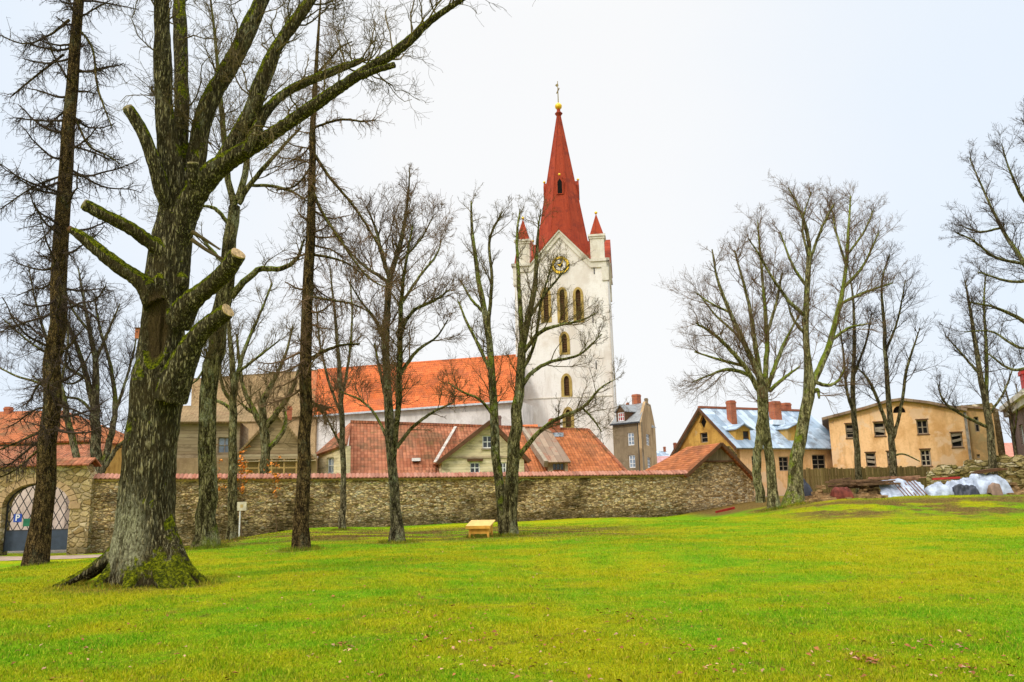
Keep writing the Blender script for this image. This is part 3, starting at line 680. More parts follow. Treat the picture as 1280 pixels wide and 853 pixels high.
    # pinnacles on the four corners
    for k, (ax, ay) in enumerate(((1, -1), (W - 1, -1), (W - 1, -W + 1), (1, -W + 1))):
        zt_ = fp.px(745, 293)[1]; ztip = fp.px(743, 264)[1]; c = fp.P(ax + (.25 if ax < 3 else -.25), 0, ay - .1)
        def sq(h): return [c + Vector((fp.U.x * a + fp.n.x * b, fp.U.y * a + fp.n.y * b, 0)) for a, b in ((-h, h), (h, h), (h, -h), (-h, -h))]
        b = MB(); z0_ = zc + .1
        b.hexa([p + Vector((0, 0, zz_)) for zz_ in (z0_, zt_ - .6) for p in sq(.98)]); b.hexa([p + Vector((0, 0, zz_)) for zz_ in (zt_ - .6, zt_ - .3) for p in sq(1.1)]); b.hexa([p + Vector((0, 0, zz_)) for zz_ in (zt_ - .3, zt_) for p in sq(1.24)])
        o = b.build('pinnacle', TRIM_PL, root)
        r_ = MB(); r_.add([p + Vector((0, 0, zt_ + .003)) for p in sq(.98)] + [c + Vector((0, 0, ztip))], [(0, 1, 4), (1, 2, 4), (2, 3, 4), (3, 0, 4), (3, 2, 1, 0)], [(0, 0), (1.7, 0), (3.4, 0), (5.1, 0), (.85, 3.4)]); r_.build('pinnacle_roof', RED_METAL, o)
        g_ = MB(); g_.sphere(c + Vector((0, 0, ztip + .1)), .22); g_.build('finial', GOLD, o, smooth=True)
    # octagonal spire
    C = cp.P(cu, 0); zs0, zs1 = zc + .6, cp.px(696, 146)[1]
    w1 = cp.px(733, 297)[0] - cu; zw = cp.px(704, 297)[1]; ph = math.atan2(fp.n.y, fp.n.x) + math.pi / 8; cf = 1 / math.cos(math.pi / 8)
    rat = lambda z: .28 + (w1 - .28) * (zs1 - z) / (zs1 - zw)
    sp = MB(); zm = zw
    sp.cone(C, rat(zm) * cf, .28 * cf, zm, zs1, 8, ph); sp.cone(C, (rat(zm) + 1.1) * cf, rat(zm) * cf - .004, zs0, zm, 8, ph)
    so_ = sp.build('spire', RED_METAL, root)
    rb = MB()
    for k in range(8):
        a = ph + k * math.pi / 4; d = Vector((math.cos(a), math.sin(a), 0))
        rb.bar(C + d * (rat(zm) * cf) + Vector((0, 0, zm)), C + d * .28 * cf + Vector((0, 0, zs1)), .12, .1)
    rb.build('ridge_rolls', RED_METAL, so_)
    fn = MB(); zb_ = cp.px(696, 133.5)[1]
    fn.cone(C, .3, .62, zs1, zs1 + .45, 12); fn.cone(C, .62, .3, zs1 + .45, zs1 + .8, 12); fn.cone(C, .3, .18, zs1 + .8, zb_, 12); fn.build('spire_knob', RED_METAL, so_)
    bl = MB(); bl.sphere(C + Vector((0, 0, zb_)), .56, 18, 12); bl.build('gold_ball', GOLD, so_, smooth=True)
    cr = MB(); zt = cp.px(695, 102)[1]; cr.cone(C, .09, .06, zb_ + .5, zt, 8); zx = zb_ + (zt - zb_) * .62
    cr.bar(C + Vector((-.15, .8, zx)), C + Vector((.15, -.8, zx)), .14, .14); cr.bar(C + Vector((-.28, 0, zt - .8)), C + Vector((.05, .1, zt - .5)), .1, .35)
    cr.build('cross', plain('dull_gold', (.25, .18, .05), .5, .5), so_)
    zl = cp.px(699, 251)[1]; zh = cp.px(699, 229)[1]
    for k in range(4):
        a = math.atan2(fp.n.y, fp.n.x) + k * math.pi / 2; d = Vector((math.cos(a), math.sin(a), 0)); t_ = Vector((-d.y, d.x, 0)); r0 = rat(zl) + .15
        m = MB(); hw = .55; f_ = [C + d * r0 + t_ * s_ * hw + Vector((0, 0, z_)) for s_, z_ in ((-1, zl), (1, zl), (1, zh - .7), (0, zh + .1), (-1, zh - .7))]
        m.prism(f_, -d * 1.3); o = m.build('lucarne', RED_METAL, so_)
        if k in (0, 1, 3):
            q_ = MB(); f2 = [C + d * (r0 + .012) + t_ * s_ * .34 + Vector((0, 0, z_)) for s_, z_ in ((-1, zl + .12), (1, zl + .12), (1, zh - .9), (0, zh - .35), (-1, zh - .9))]; q_.prism(f2, -d * .05); q_.build('opening', DARK_IN, so_)
        q_ = MB(); q_.sphere(C + d * (r0 - .1) + Vector((0, 0, zh + .3)), .2); q_.build('lucarne_ball', GOLD, so_, smooth=True)
    # nave
    nl, nr = at(392, 520, 113), at(651, 501, 104.6)
    npn = Plane(nl, nr); L = npn.L
    rl, rr_ = at(397, 461.5, 119), at(651, 442.5, 111.2)
    m = MB(); roof(m, [nl, nr, rr_, rl], .25)
    dback = Vector((-npn.n.x, -npn.n.y, 0)) * 7
    roof(m, [nr + dback * 2, nl + dback * 2, rl + Vector((0, 0, -.003)), rr_ + Vector((0, 0, -.003))], .25)
    m.build('nave_roof', T_ORANGE, root)
    m = MB(); wl = Plane((nl + dback * .09).xy, (nr + dback * .09).xy); wall(m, wl, [(0, -1), (wl.L, -1), (wl.L, nr.z - .1), (0, nl.z - .1)], (), 13); m.build('nave_wall', NAVE_PL, root)
    m = MB(); m.bar(nl + Vector((0, -.15, -.05)), nr + Vector((0, -.15, -.05)), .2, .25); m.build('gutter', plain('grey_gutter', (.5, .52, .54)), root)
    # older, lower-lying brown roof left of the nave
    ol, oR = at(238, 529, 116), at(392, 519.5, 112.5); tl, tr = at(240, 473.5, 122.5), at(397, 462, 118.7)
    mid0, mid1 = oR.lerp(ol, .10), tr.lerp(tl, .13)
    m = MB(); roof(m, [ol, mid0, mid1, tl], .25); roof(m, [oR + dback * 2, ol + dback * 2, tl, tr], .25); m.build('choir_roof', T_OLD, root)
    m = MB(); roof(m, [mid0, oR, tr, mid1], .25); m.build('patched_roof_strip', T_MIX, root)
    m = MB(); wl = Plane((ol + dback * .09).xy, (oR + dback * .09).xy); wall(m, wl, [(0, -1), (wl.L, -1), (wl.L, oR.z - .1), (0, ol.z - .1)], (), 12.5); m.build('choir_wall', TAN_PL, root)
church()

# ------------------------------------------------------------------ long tiled house with a boarded gable
def long_house():
    fp = Plane(at(433, 590, 56.5), at(787, 590, 60.5)); L = fp.L
    root = thing('tiled_house', 'long low house with red pantile roof and cream boarded gable behind the wall', 'house', fp.P(L / 2, 0))
    back = -Vector((fp.n.x, fp.n.y, 0))
    ze = fp.px(600, 600)[1]
    def E(u, d=.35): return fp.P(u, ze - .12, d)
    bp = fp.shift(-6)
    rl, rr = bp.px(438, 528), bp.px(735, 538); RL, RR = bp.P(*rl), bp.P(*rr)
    far = fp.shift(-12)
    # body
    m = MB(); wall(m, fp, [(0, -.5), (L, -.5), (L, ze), (0, ze)], (), 11.9); m.build('wall', CREAM_BD, root)
    # left end: boarded wall under a half hip
    lw = Plane(at(397, 590, 60.0), fp.P(0, 0)); z567 = lw.px(414, 566)[1]
    wq = winpx(lw, 408, 572, 417, 592)
    m = MB(); wall(m, lw, [(0, -.5), (lw.L, -.5), (lw.L, z567 + .35), (0, z567 - .1)], [rect(*wq)], .3); m.build('end_wall', CREAM_BD, root)
    window(lw, *wq, root, WHITE_PT, GLASS_B)
    m = MB(); roof(m, [E(0), E(L), RR, RL], .16)
    roof(m, [lw.P(-.2, z567 - .1, .3), E(-.05, .36) + Vector((0, 0, z567 + .6 - ze)), RL], .16)
    roof(m, [far.P(L, ze - .12, 0), far.P(0, ze - .12, 0), RL, RR], .16)
    m.build('roof', T_DARK, root)
    m = MB(); roof(m, [E(L), far.P(L, ze - .12, 0), RR], .16); m.build('hip_roof', T_RED, root)
    m = MB(); m.bar(RL + Vector((0, 0, .05)), RR + Vector((0, 0, .05)), .25, .2); m.bar(RR + Vector((0, 0, .05)), E(L) + Vector((0, 0, .08)), .25, .16); m.build('ridge_tiles', T_DARK, root)
    # newer tiles on the right part of the front slope
    ua, ub = fp.px(665, 590)[0], L
    def onroof(u, t, up=.03):
        a, b = E(u), RL.lerp(RR, min(max((u - rl[0]) / (rr[0] - rl[0]), 0), 1)); return a.lerp(b, t) + Vector((0, 0, up))
    m = MB(); roof(m, [E(ua) + Vector((0, 0, .03)), E(ub) + Vector((0, 0, .03)), RR + Vector((0, 0, .03)), onroof(bp.px(640, 535)[0], 1)], .05); m.build('newer_tiles', T_RED, root)
    # boarded gable facing the park
    gp = fp.shift(.9)
    au, az = gp.px(612, 527); lu, lz = gp.px(546, 574); ru, rz = gp.px(661, 577)
    lz = rz = min(lz, rz); w1 = winpx(gp, 587.5, 578, 600, 592); w2 = winpx(gp, 603, 544.5, 616, 560.5); w3 = winpx(gp, 625, 578, 633, 592)
    m = MB(); wall(m, gp, [(lu + .35, -.5), (ru - .35, -.5), (ru - .35, lz + .1), (au, az - .25), (lu + .35, lz + .1)], [rect(*w1), rect(*w2), rect(*w3)], .3, .15)
    m.add([gp.P(lu + .35, z, d) for z, d in ((-.5, 0), (lz, 0), (lz, -3), (-.5, -3))], [(0, 1, 2, 3)]); m.build('gable_wall', CREAM_BD, root)
    for q in (w1, w2, w3): window(gp, *q, root, WHITE_PT, GLASS, 2, 2, .08, .08, GREY_WD)
    z0 = w1[3] + .1; m = MB(); m.bar(gp.P(w1[0] - .2, z0 + .05, .1), gp.P(w1[1] + .2, z0 + .05, .1), .2, .16); m.build('window_hood', BROWN_WD, root)
    m = MB(); zz = gp.px(600, 572)[1]; m.bar(gp.P(lu + .36, zz, .03), gp.P(ru - .36, zz, .03), .06, .14); m.build('board_band', PALE_BD, root)
    dep = 9
    m = MB(); roof(m, [gp.P(lu, lz, .35), gp.P(au, az, .35), gp.P(au, az, -dep), gp.P(lu, lz, -dep * .35)], .16); roof(m, [gp.P(au, az, .35), gp.P(ru, lz, .35), gp.P(ru, lz, -dep * .4), gp.P(au, az, -dep)], .16); m.build('gable_roof', T_DARK, root)
    m = MB()
    for a, b in (((lu, lz - .05), (au, az - .05)), ((au, az - .05), (ru, lz - .05))): m.bar(gp.P(*a, .4), gp.P(*b, .4), .05, .28)
    m.build('bargeboard', BROWN_WD, root)
    m = MB(); v0 = onroof(bp.px(566, 533)[0] + .2, .97, .05); v1 = gp.P(lu - .1, lz + .05, -.3); m.bar(v0, v1, .22, .06); m.build('valley_board', plain('pale_flashing', (.42, .36, .30), var=.5), root)
    # shed dormer with a rusty tin roof
    dp = fp.shift(-.6); u0, zt = dp.px(682, 578); u1, _ = dp.px(712, 577); wq = winpx(dp, 691, 579, 706, 593)
    m = MB(); wall(m, dp, [(u0 + .15, ze - .3), (u1 - .15, ze - .3), (u1 - .15, zt), (u0 + .15, zt)], [rect(*wq)], 2.5, .12); m.build('dormer_wall', PALE_BD, root)
    window(dp, *wq, root, GREY_WD, GLASS, 3, 1)
    b0, b1 = bp.px(651, 536), bp.px(687, 537.5)
    m = MB(); roof(m, [dp.P(u0, zt, .35), dp.P(u1, zt, .35), bp.P(*b1) + Vector((0, 0, .12)), bp.P(*b0) + Vector((0, 0, .12))], .1); m.build('dormer_roof', TIN_RUST, root)
    m = MB(); m.bar(dp.P(u0 - .05, zt - .15, .3), bp.P(b0[0] + .1, b0[1] - .1), .3, .5); m.build('dormer_cheek', GREY_WD, root)
    o = chimney(root, bp.shift(.6), 688, 523, 701, 547)
    m = MB(); q = winpx(bp.shift(1.0), 691, 541, 704, 546); m.hexa([bp.shift(1.0).P(a, z, d) for z in (q[2], q[3]) for a, d in ((q[0], .1), (q[1], .1), (q[1], -.6), (q[0], -.6))]); m.build('flashing', TIN, o)
    chimney(root, bp.shift(-.5), 619, 519.5, 627, 536, DARKBRICK)
    m = MB(); q = onroof(fp.px(523, 570)[0], .35, .06); m.box(q.x - .3, q.x + .3, q.y - .3, q.y + .2, q.z - .1, q.z + .12); m.build('skylight', WHITE_PT, root)
long_house()
def orange_roof_house():
    pl = Plane(at(648, 540, 84), at(676, 540, 84)); q = winpx(pl, 650, 528.5, 673, 545); e = .5
    root = thing('far_house', 'far house showing only a sliver of bright orange roof before the tower', 'house', pl.P(1, 0))
    m = MB(); wall(m, pl, [(q[0] + .2, -.5), (q[1] - .2, -.5), (q[1] - .2, q[2]), (q[0] + .2, q[2])], (), 5); m.build('wall', TAN_PL, root)
    m = MB(); roof(m, [pl.P(q[0], q[2], .3), pl.P(q[1], q[2], .3), pl.P(q[1], q[3], -2.5), pl.P(q[0], q[3], -2.5)]); roof(m, [pl.P(q[1], q[2], -5.3), pl.P(q[0], q[2], -5.3), pl.P(q[0], q[3] - .004, -2.5), pl.P(q[1], q[3] - .004, -2.5)]); m.build('roof', T_ORANGE, root)
orange_roof_house()

# ------------------------------------------------------------------ weathered timber building left of it
def timber_house():
    fp = Plane(at(200, 590, 55.2), at(396, 590, 57.5)); L = fp.L
    root = thing('timber_house', 'weathered timber house with grey board gable behind the wall and bare trees', 'house', fp.P(L / 2, 0))
    zb = fp.px(300, 572)[1]; m = MB()
    wq = winpx(fp, 271, 546, 288, 566)
    wall(m, fp, [(0, -.5), (L, -.5), (L, zb), (0, zb)], (), 7); m.build('wall', TAN_PL, root)
    au, az = fp.px(346, 517); lu = fp.px(294, 570)[0]; ru = fp.px(392, 570)[0]
    g_ = fp.shift(.3)
    m = MB(); wall(m, g_, [(lu, zb + .003), (ru, zb + .003), (au, az)], (), .3); m.build('gable', GREY_BD, root)
    m = MB(); roof(m, [g_.P(lu - .3, zb - .25, .3), g_.P(au, az + .1, .3), g_.P(au, az + .1, -8), g_.P(lu - .3, zb - .25, -8)]); roof(m, [g_.P(au, az + .1, .3), g_.P(ru + .2, zb - .25, .3), g_.P(ru + .2, zb - .25, -8), g_.P(au, az + .1, -8)]); m.build('roof', T_OLD, root)
    m = MB(); m.bar(g_.P(lu - .3, zb, .12), g_.P(ru + .2, zb, .12), .2, .34); m.bar(g_.P(lu - .3, zb - .3, .2), g_.P(ru + .2, zb - .3, .2), .3, .06); m.build('eaves_beam', PALE_BD, root)
    # upper storey on the left, of pale boards
    zu = fp.px(260, 527)[1]; u1 = fp.px(298, 560)[0]; l_ = fp.shift(-.5)
    m = MB(); wall(m, l_, [(0, zb - .1), (u1, zb - .1), (u1, zu), (0, zu)], [rect(*wq)], 6, .12); m.build('upper_wall', PALE_BD, root)
    window(l_, *wq, root, GREY_WD, GLASS_B, 2, 2)
    m = MB(); roof(m, [l_.P(-.3, zu, .4), l_.P(u1 + 1.5, zu, .4), l_.P(u1 + 1.5, zu + 1.6, -4), l_.P(-.3, zu + 1.6, -4)]); m.build('upper_roof', T_OLD, root)
    # veranda posts and rail over the wall top
    v = fp.shift(.5); m = MB()
    zr = fp.px(300, 586)[1]
    for u in np.linspace(lu, ru - .3, 7): m.bar(v.P(u, zr - 1.5), v.P(u, zb - .2), .1, .1, (1, 0, 0))
    m.bar(v.P(lu, zr), v.P(ru - .3, zr), .08, .1); m.build('veranda_rail', plain('ochre_wood', (.42, .27, .10)), root)
    chimney(root, fp.shift(-4), 358.5, 508, 365, 520, None, .5, .3)
timber_house()

# ------------------------------------------------------------------ houses at the left behind the gate
def left_house():
    fp = Plane(at(-70, 580, 62), at(113, 580, 61)); L = fp.L; bp = fp.shift(-5)
    root = thing('yellow_house', 'yellow house with weathered orange tile roof and hipped end behind the gateway', 'house', fp.P(L / 2, 0))
    ze = fp.px(100, 549)[1]; wq = winpx(fp, 101, 556, 107, 574)
    m = MB(); wall(m, fp, [(0, -1), (L - .25, -1), (L - .25, ze), (0, ze)], [rect(*wq)], 9.5); m.build('wall', YEL_PL, root)
    window(fp, *wq, root, WHITE_PT, GLASS_B)
    RL, RR = bp.P(*bp.px(-70, 516)), bp.P(*bp.px(80, 513)); E0, E1 = fp.P(0, ze - .15, .4), fp.P(L, ze - .15, .4)
    B1, B0 = fp.P(L, ze - .15, -10), fp.P(0, ze - .15, -10)
    m = MB(); roof(m, [E0, E1, RR, RL]); roof(m, [B1, B0, RL, RR]); m.build('roof', T_RED2, root)
    m = MB(); roof(m, [E1, B1, RR]); m.build('hip_roof', T_RED, root)
    chimney(root, bp.shift(.5), 4, 508.5, 12, 517)
    # lean-to with lower roof in front
    lp = fp.shift(5); u1 = lp.px(88, 560)[0]; z0, z1 = lp.px(40, 590)[1], lp.px(40, 551)[1]
    m = MB(); wall(m, lp, [(0, -1), (u1, -1), (u1, z0), (0, z0)], (), 4); m.build('lean_to_wall', plaster_mat('pinkish_plaster', (.70, .56, .46), (.42, .32, .25), .6, .6), root)
    m = MB(); roof(m, [lp.P(0, z0, .3), lp.P(u1 + .2, z0, .3), lp.P(u1 + .2, z1, -4.6), lp.P(0, z1, -4.6)]); m.build('lean_to_roof', T_DARK, root)
    # small cottage
    pl = Plane(at(126, 590, 70), at(145, 590, 70)); L = pl.L; z = pl.px(135, 588)[1]; za = pl.px(137, 575)[1]
    r2 = thing('cottage', 'tiny pale cottage gable between bare tree stems above the wall', 'house', pl.P(L / 2, 0))
    m = MB(); wall(m, pl, [(0, -.5), (L, -.5), (L, z), (L / 2, za), (0, z)], (), 6); m.build('wall', TAN_PL, r2)
    m = MB(); roof(m, [pl.P(-.2, z - .1, .2), pl.P(L / 2, za + .1, .2), pl.P(L / 2, za + .1, -6), pl.P(-.2, z - .1, -6)], .1); roof(m, [pl.P(L / 2, za + .1, .2), pl.P(L + .2, z - .1, .2), pl.P(L + .2, z - .1, -6), pl.P(L / 2, za + .1, -6)], .1); m.build('roof', TIN_GREY, r2)
    chimney(r2, pl.shift(-1), 147, 586, 152, 596)
left_house()

# ------------------------------------------------------------------ tall grey town house, far roofs
def town_house():
    L0, C0, R0 = at(767, 560, 91), at(802.5, 560, 88), at(820.5, 560, 99)
    fp, sp = Plane(L0, C0), Plane(C0, R0)
    root = thing('town_house', 'tall grey brown town house with dark tin roof and red dormer beside the tower', 'house', C0 * 1)
    ze = fp.px(800, 528)[1]
    fw = [winpx(fp, 784.5, 541, 792.5, 557), winpx(fp, 786, 569, 794, 585)]; sw = [winpx(sp, 808, 543, 812.3, 557), winpx(sp, 809.5, 572, 813.6, 585)]
    m = MB(); wall(m, fp, [(0, -.5), (fp.L, -.5), (fp.L, ze), (0, ze)], [rect(*q) for q in fw], .3, .18)
    m.build('front_wall', GREY_PL, root)
    q0, q1, q2, q3 = (0, ze), sp.px(807, 502), sp.px(813, 501), sp.px(815.5, 522); q2 = (q2[0], q1[1])
    q3 = (sp.L, q3[1] - 1)
    m = MB(); wall(m, sp, [(0, -.5), (sp.L, -.5), q3, q2, q1, q0], [rect(*q) for q in sw], .3, .18); m.build('side_wall', TAN_PL, root)
    for q in fw: window(fp, *q, root, WHITE_PT, GLASS_B, 2, 3, .1, .1)
    for q in sw: window(sp, *q, root, WHITE_PT, GLASS_B, 2, 3, .1, .1)
    E0, E1 = fp.P(-.1, ze, .35), fp.P(fp.L + .05, ze, .35); t1 = sp.P(q1[0], q1[1] - .15); t0 = t1 - Vector((fp.U.x, fp.U.y, 0)) * (fp.L * .8)
    m = MB(); roof(m, [E0, E1, t1, t0], .12); b1 = sp.P(*q2) - Vector((0, 0, .15)); b0 = b1 - Vector((fp.U.x, fp.U.y, 0)) * fp.L * .8; roof(m, [t0, t1, b1, b0], .12)
    roof(m, [E0, t0, b0, fp.P(-.1, ze, -8)], .1); m.build('roof', TIN_GREY, root)
    m = MB(); m.bar(fp.P(fp.L - .35, 0, .08), fp.P(fp.L - .35, ze, .08), .12, .12, (1, 0, 0)); m.bar(E0, E1, .15, .15); m.build('drainpipe', IRON, root)
    dp = fp.shift(-.2); u0, u1, z0, z1 = winpx(dp, 770.5, 514, 782, 529); au, az = dp.px(776, 507)
    wq = (u0 + .2, u1 - .2, z0 + .2, z1 - .15)
    m = MB(); wall(m, dp, [(u0, z0), (u1, z0), (u1, z1), (au, az), (u0, z1)], [rect(*wq)], 2.6, .1); o = m.build('dormer', BROWN_WD, root)
    window(dp, *wq, o, WHITE_PT, RED_PT, 3, 2, .1, .05)
    m = MB()
    for s0, s1 in (((u0 - .15, z1 - .1), (au, az + .12)), ((au, az + .12), (u1 + .15, z1 - .1))): roof(m, [dp.P(*s0, .2), dp.P(*s1, .2), dp.P(*s1, -2.6), dp.P(*s0, -2.6)], .08)
    m.build('dormer_roof', TIN_GREY, o)
    rp = Plane(t0, t1); chimney(root, rp, 787.5, 493, 798.5, 507); chimney(root, rp, 782, 503.5, 785.5, 509, None, .4)
    chimney(root, sp.shift(-.3), 807, 498, 812.5, 504, GREY_PL, .5)
    for (x0, y0, x1, y1, yr, mat, ch, Y, lab, wm) in ((806, 589, 852, 569, 569, plain('pink_roof', (.62, .34, .32)), (842.5, 553.5, 846.5, 572), 120, 'low far house with pink roof and slender brick chimney past the town house', TAN_PL),
                                             (812, 572, 838, 563, 563, TIN, (829.5, 558.5, 832.5, 566), 145, 'farthest house with pale blue tin roof behind the pink roof', WHITE_PL)):
        pl = Plane(at(x0, y0, Y), at(x1, y0, Y)); L = pl.L; zE = pl.px((x0 + x1) / 2, y0)[1]; zR = pl.px((x0 + x1) / 2, y1)[1]
        r2 = thing('far_house', lab, 'house', pl.P(L / 2, 0))
        m = MB(); wall(m, pl, [(.2, -.5), (L - .2, -.5), (L - .2, zE), (.2, zE)], (), 7); m.build('wall', wm, r2)
        m = MB(); roof(m, [pl.P(0, zE, .3), pl.P(L, zE, .3), pl.P(L, zR, -3.5), pl.P(0, zR, -3.5)]); roof(m, [pl.P(L, zE, -7.3), pl.P(0, zE, -7.3), pl.P(0, zR - .004, -3.5), pl.P(L, zR - .004, -3.5)]); m.build('roof', mat, r2)
        chimney(r2, pl.shift(-3), *ch)
town_house()

# ------------------------------------------------------------------ stone barn at the end of the wall
def barn():
    fp = Plane(at(863, 640, 53.0), at(945, 640, 54.5)); L = fp.L; back = -Vector((fp.n.x, fp.n.y, 0))
    root = thing('stone_barn', 'small stone barn with plank gable top and red tile roof ending the wall', 'barn', fp.P(L / 2, 0))
    au, az = fp.px(898.5, 556); lz = fp.px(864, 591)[1]; rz = fp.px(944, 603)[1]; pz = fp.px(900, 577)[1]
    lp = au - (au) * (az - pz) / (az - lz) ; rp = au + (L - au) * (az - pz) / (az - rz)
    m = MB(); wall(m, fp, [(0, -1), (L, -1), (L, rz), (rp, pz), (lp, pz), (0, lz)], (), .6)
    m.add([fp.P(0, -1), fp.P(0, lz), fp.P(0, lz, -7.7), fp.P(0, -1, -7.7)], [(0, 1, 2, 3)]); m.add([fp.P(L, -1), fp.P(L, rz), fp.P(L, rz, -7.7), fp.P(L, -1, -7.7)], [(0, 1, 2, 3)])
    m.build('wall', STONE, root)
    m = MB(); wall(m, fp.shift(.04), [(lp, pz), (rp, pz), (au, az - .1)], (), .3); m.build('gable_planks', GABLE_BD, root)
    m = MB(); m.bar(fp.P(lp - .05, pz, .07), fp.P(rp + .05, pz, .07), .1, .12); m.build('gable_beam', BROWN_WD, root)
    m = MB(); roof(m, [fp.P(-.35, lz - .2, .35), fp.P(au, az + .1, .35), fp.P(au, az + .1, -4.2), fp.P(-.35, lz - .2, -8)], .16); roof(m, [fp.P(au, az + .1, .35), fp.P(L + .3, rz - .1, .35), fp.P(L + .3, rz - .1, -8), fp.P(au, az + .1, -4.2)], .16)
    roof(m, [fp.P(-.35, lz - .2, -8), fp.P(au, az + .1, -4.2), fp.P(L + .3, rz - .1, -8)], .12); m.build('roof', T_RED, root)
    m = MB(); m.bar(fp.P(-.35, lz - .22, .38), fp.P(au, az + .05, .38), .06, .2); m.bar(fp.P(au, az + .05, .38), fp.P(L + .3, rz - .12, .38), .06, .2); m.build('bargeboard', BROWN_WD, root)
barn()

# ------------------------------------------------------------------ yellow house with pale tin roof
def tin_house():
    A, C = at(846, 570, 67.5), at(921, 570, 61.0); gp = Plane(A, C)
    Bv = Vector((-gp.n.x, -gp.n.y)); fp = Plane(C.xy, C.xy + Vector((-gp.n.x, -gp.n.y)) * 11.5)
    fp = Plane(C.xy, (C.xy - gp.n * 11.5))
    root = thing('tin_roof_house', 'yellow house with patchy pale blue tin roof, two dormers and brick chimneys', 'house', C * 1)
    au, az = gp.px(877, 512); ze = fp.px(975, 559)[1]; zl = gp.px(846, 566)[1]; au = gp.L / 2 if abs(au - gp.L / 2) < .6 else au
    gw = winpx(gp, 875, 541, 884.5, 553.5)
    du, dz = gp.px(878.5, 528); dm = [(du - .45, dz), (du, dz - .65), (du + .45, dz), (du, dz + .65)]
    m = MB(); wall(m, gp, [(0, -.5), (gp.L, -.5), (gp.L, ze), (au, az), (0, zl)], [rect(*gw), dm], .3, .2); m.build('gable_wall', YEL_PL, root)
    m = MB(); m.prism([gp.P(a, b, -.2) for a, b in dm], Vector((-gp.n.x, -gp.n.y, 0)) * .05); m.build('attic_opening', DARK_IN, root)
    window(gp, *gw, root, GREY_WD, GLASS_DK, 1, 2)
    fw = [winpx(fp, 974, 571, 987, 589), winpx(fp, 1015.5, 568.5, 1033, 587), winpx(fp, 940, 570, 950, 588)]
    m = MB(); wall(m, fp, [(0, -.5), (fp.L, -.5), (fp.L, ze), (0, ze)], [rect(*q) for q in fw], .3, .2); m.build('front_wall', ORA_PL, root)
    for q in fw: window(fp, *q, root, GREY_WD, GLASS_DK, 2, 3, .08)
    bd = Vector((-gp.n.x, -gp.n.y, 0)); Lr = 11.8
    e0, e1 = fp.P(-.35, ze - .1, .4), fp.P(fp.L, ze - .1, .4); r0 = gp.P(au, az + .12, .35); r1 = r0 + bd * Lr
    m = MB(); roof(m, [e0, e1, r1, r0], .12); m.build('tin_roof', TIN, root)
    m = MB(); l0 = gp.P(-.35, zl - .25, .35); roof(m, [l0, r0, r1, l0 + bd * Lr], .12); m.build('rear_roof', TIN_GREY, root)
    m = MB(); m.bar(r0 + Vector((0, 0, .06)), r1 + Vector((0, 0, .06)), .2, .16); m.build('ridge_cap', plain('rust_ridge', (.32, .11, .06)), root)
    m = MB(); m.bar(gp.P(-.35, zl - .3, .37), gp.P(au, az + .02, .37), .05, .22); m.bar(gp.P(au, az + .02, .37), gp.P(gp.L + .35, ze - .15, .37), .05, .22); m.build('bargeboard', BROWN_WD, root)
    # dormers standing on the roof
    for (x0, y0, x1, y1, wx) in ((920, 536, 938, 556, (929, 539, 936.5, 555)), (985, 535, 1007, 555, (998, 539, 1005.5, 553))):
        dp = fp.shift(-.35); u0, u1, z0, z1 = winpx(dp, x0, y0, x1, y1); u0 = max(u0, .25); wq = winpx(dp, *wx); wq = (max(wq[0], u0 + .12), min(wq[1], u1 - .1), max(wq[2], z0 + .1), min(wq[3], z1 - .05))
        m = MB(); wall(m, dp, [(u0, z0), (u1, z0), (u1, z1), ((u0 + u1) / 2, z1 + .3), (u0, z1)], [rect(*wq)], 2.3, .1); o = m.build('dormer', YEL_PL, root)
        window(dp, *wq, o, BROWN_WD, GLASS, 1, 2, .07, .05)
        m = MB(); um = (u0 + u1) / 2
        for s0, s1 in (((u0 - .2, z1 - .05), (um, z1 + .4)), ((um, z1 + .4), (u1 + .2, z1 - .05))): roof(m, [dp.P(*s0, .25), dp.P(*s1, .25), dp.P(*s1, -2.8), dp.P(*s0, -2.8)], .08)
        m.build('dormer_roof', TIN, o)
    rp = Plane(r0, r1).shift(.5)
    chimney(root, rp.shift(1.2), 911.5, 500.5, 923, 528); chimney(root, rp.shift(1.0), 965.5, 501.5, 980, 527); chimney(root, rp.shift(-1.2), 979, 503.5, 992, 514)
    m = MB(); q = winpx(rp.shift(1.3), 966, 525, 981, 531); m.hexa([rp.shift(1.3).P(a, z, d) for z in (q[2], q[3]) for a, d in ((q[0], .0), (q[1], .0), (q[1], -.8), (q[0], -.8))]); m.build('flashing', plain('new_flashing', (.75, .82, .88), .3, .5), root)
    # small lean-to of bare stone against the gable
    sl = gp.shift(.35); m = MB(); uu = [sl.px(905, 555), sl.px(921, 556), sl.px(943, 588)]
    wall(m, sl, [(sl.px(896, 575)[0], .3), (gp.L + .1, .3), (gp.L + .1, ze - .6), (sl.px(908, 560)[0], ze + .1), (sl.px(896, 560)[0], ze - .2)], (), .3); m.build('bare_stone_patch', STONE_RUIN, root)
tin_house()

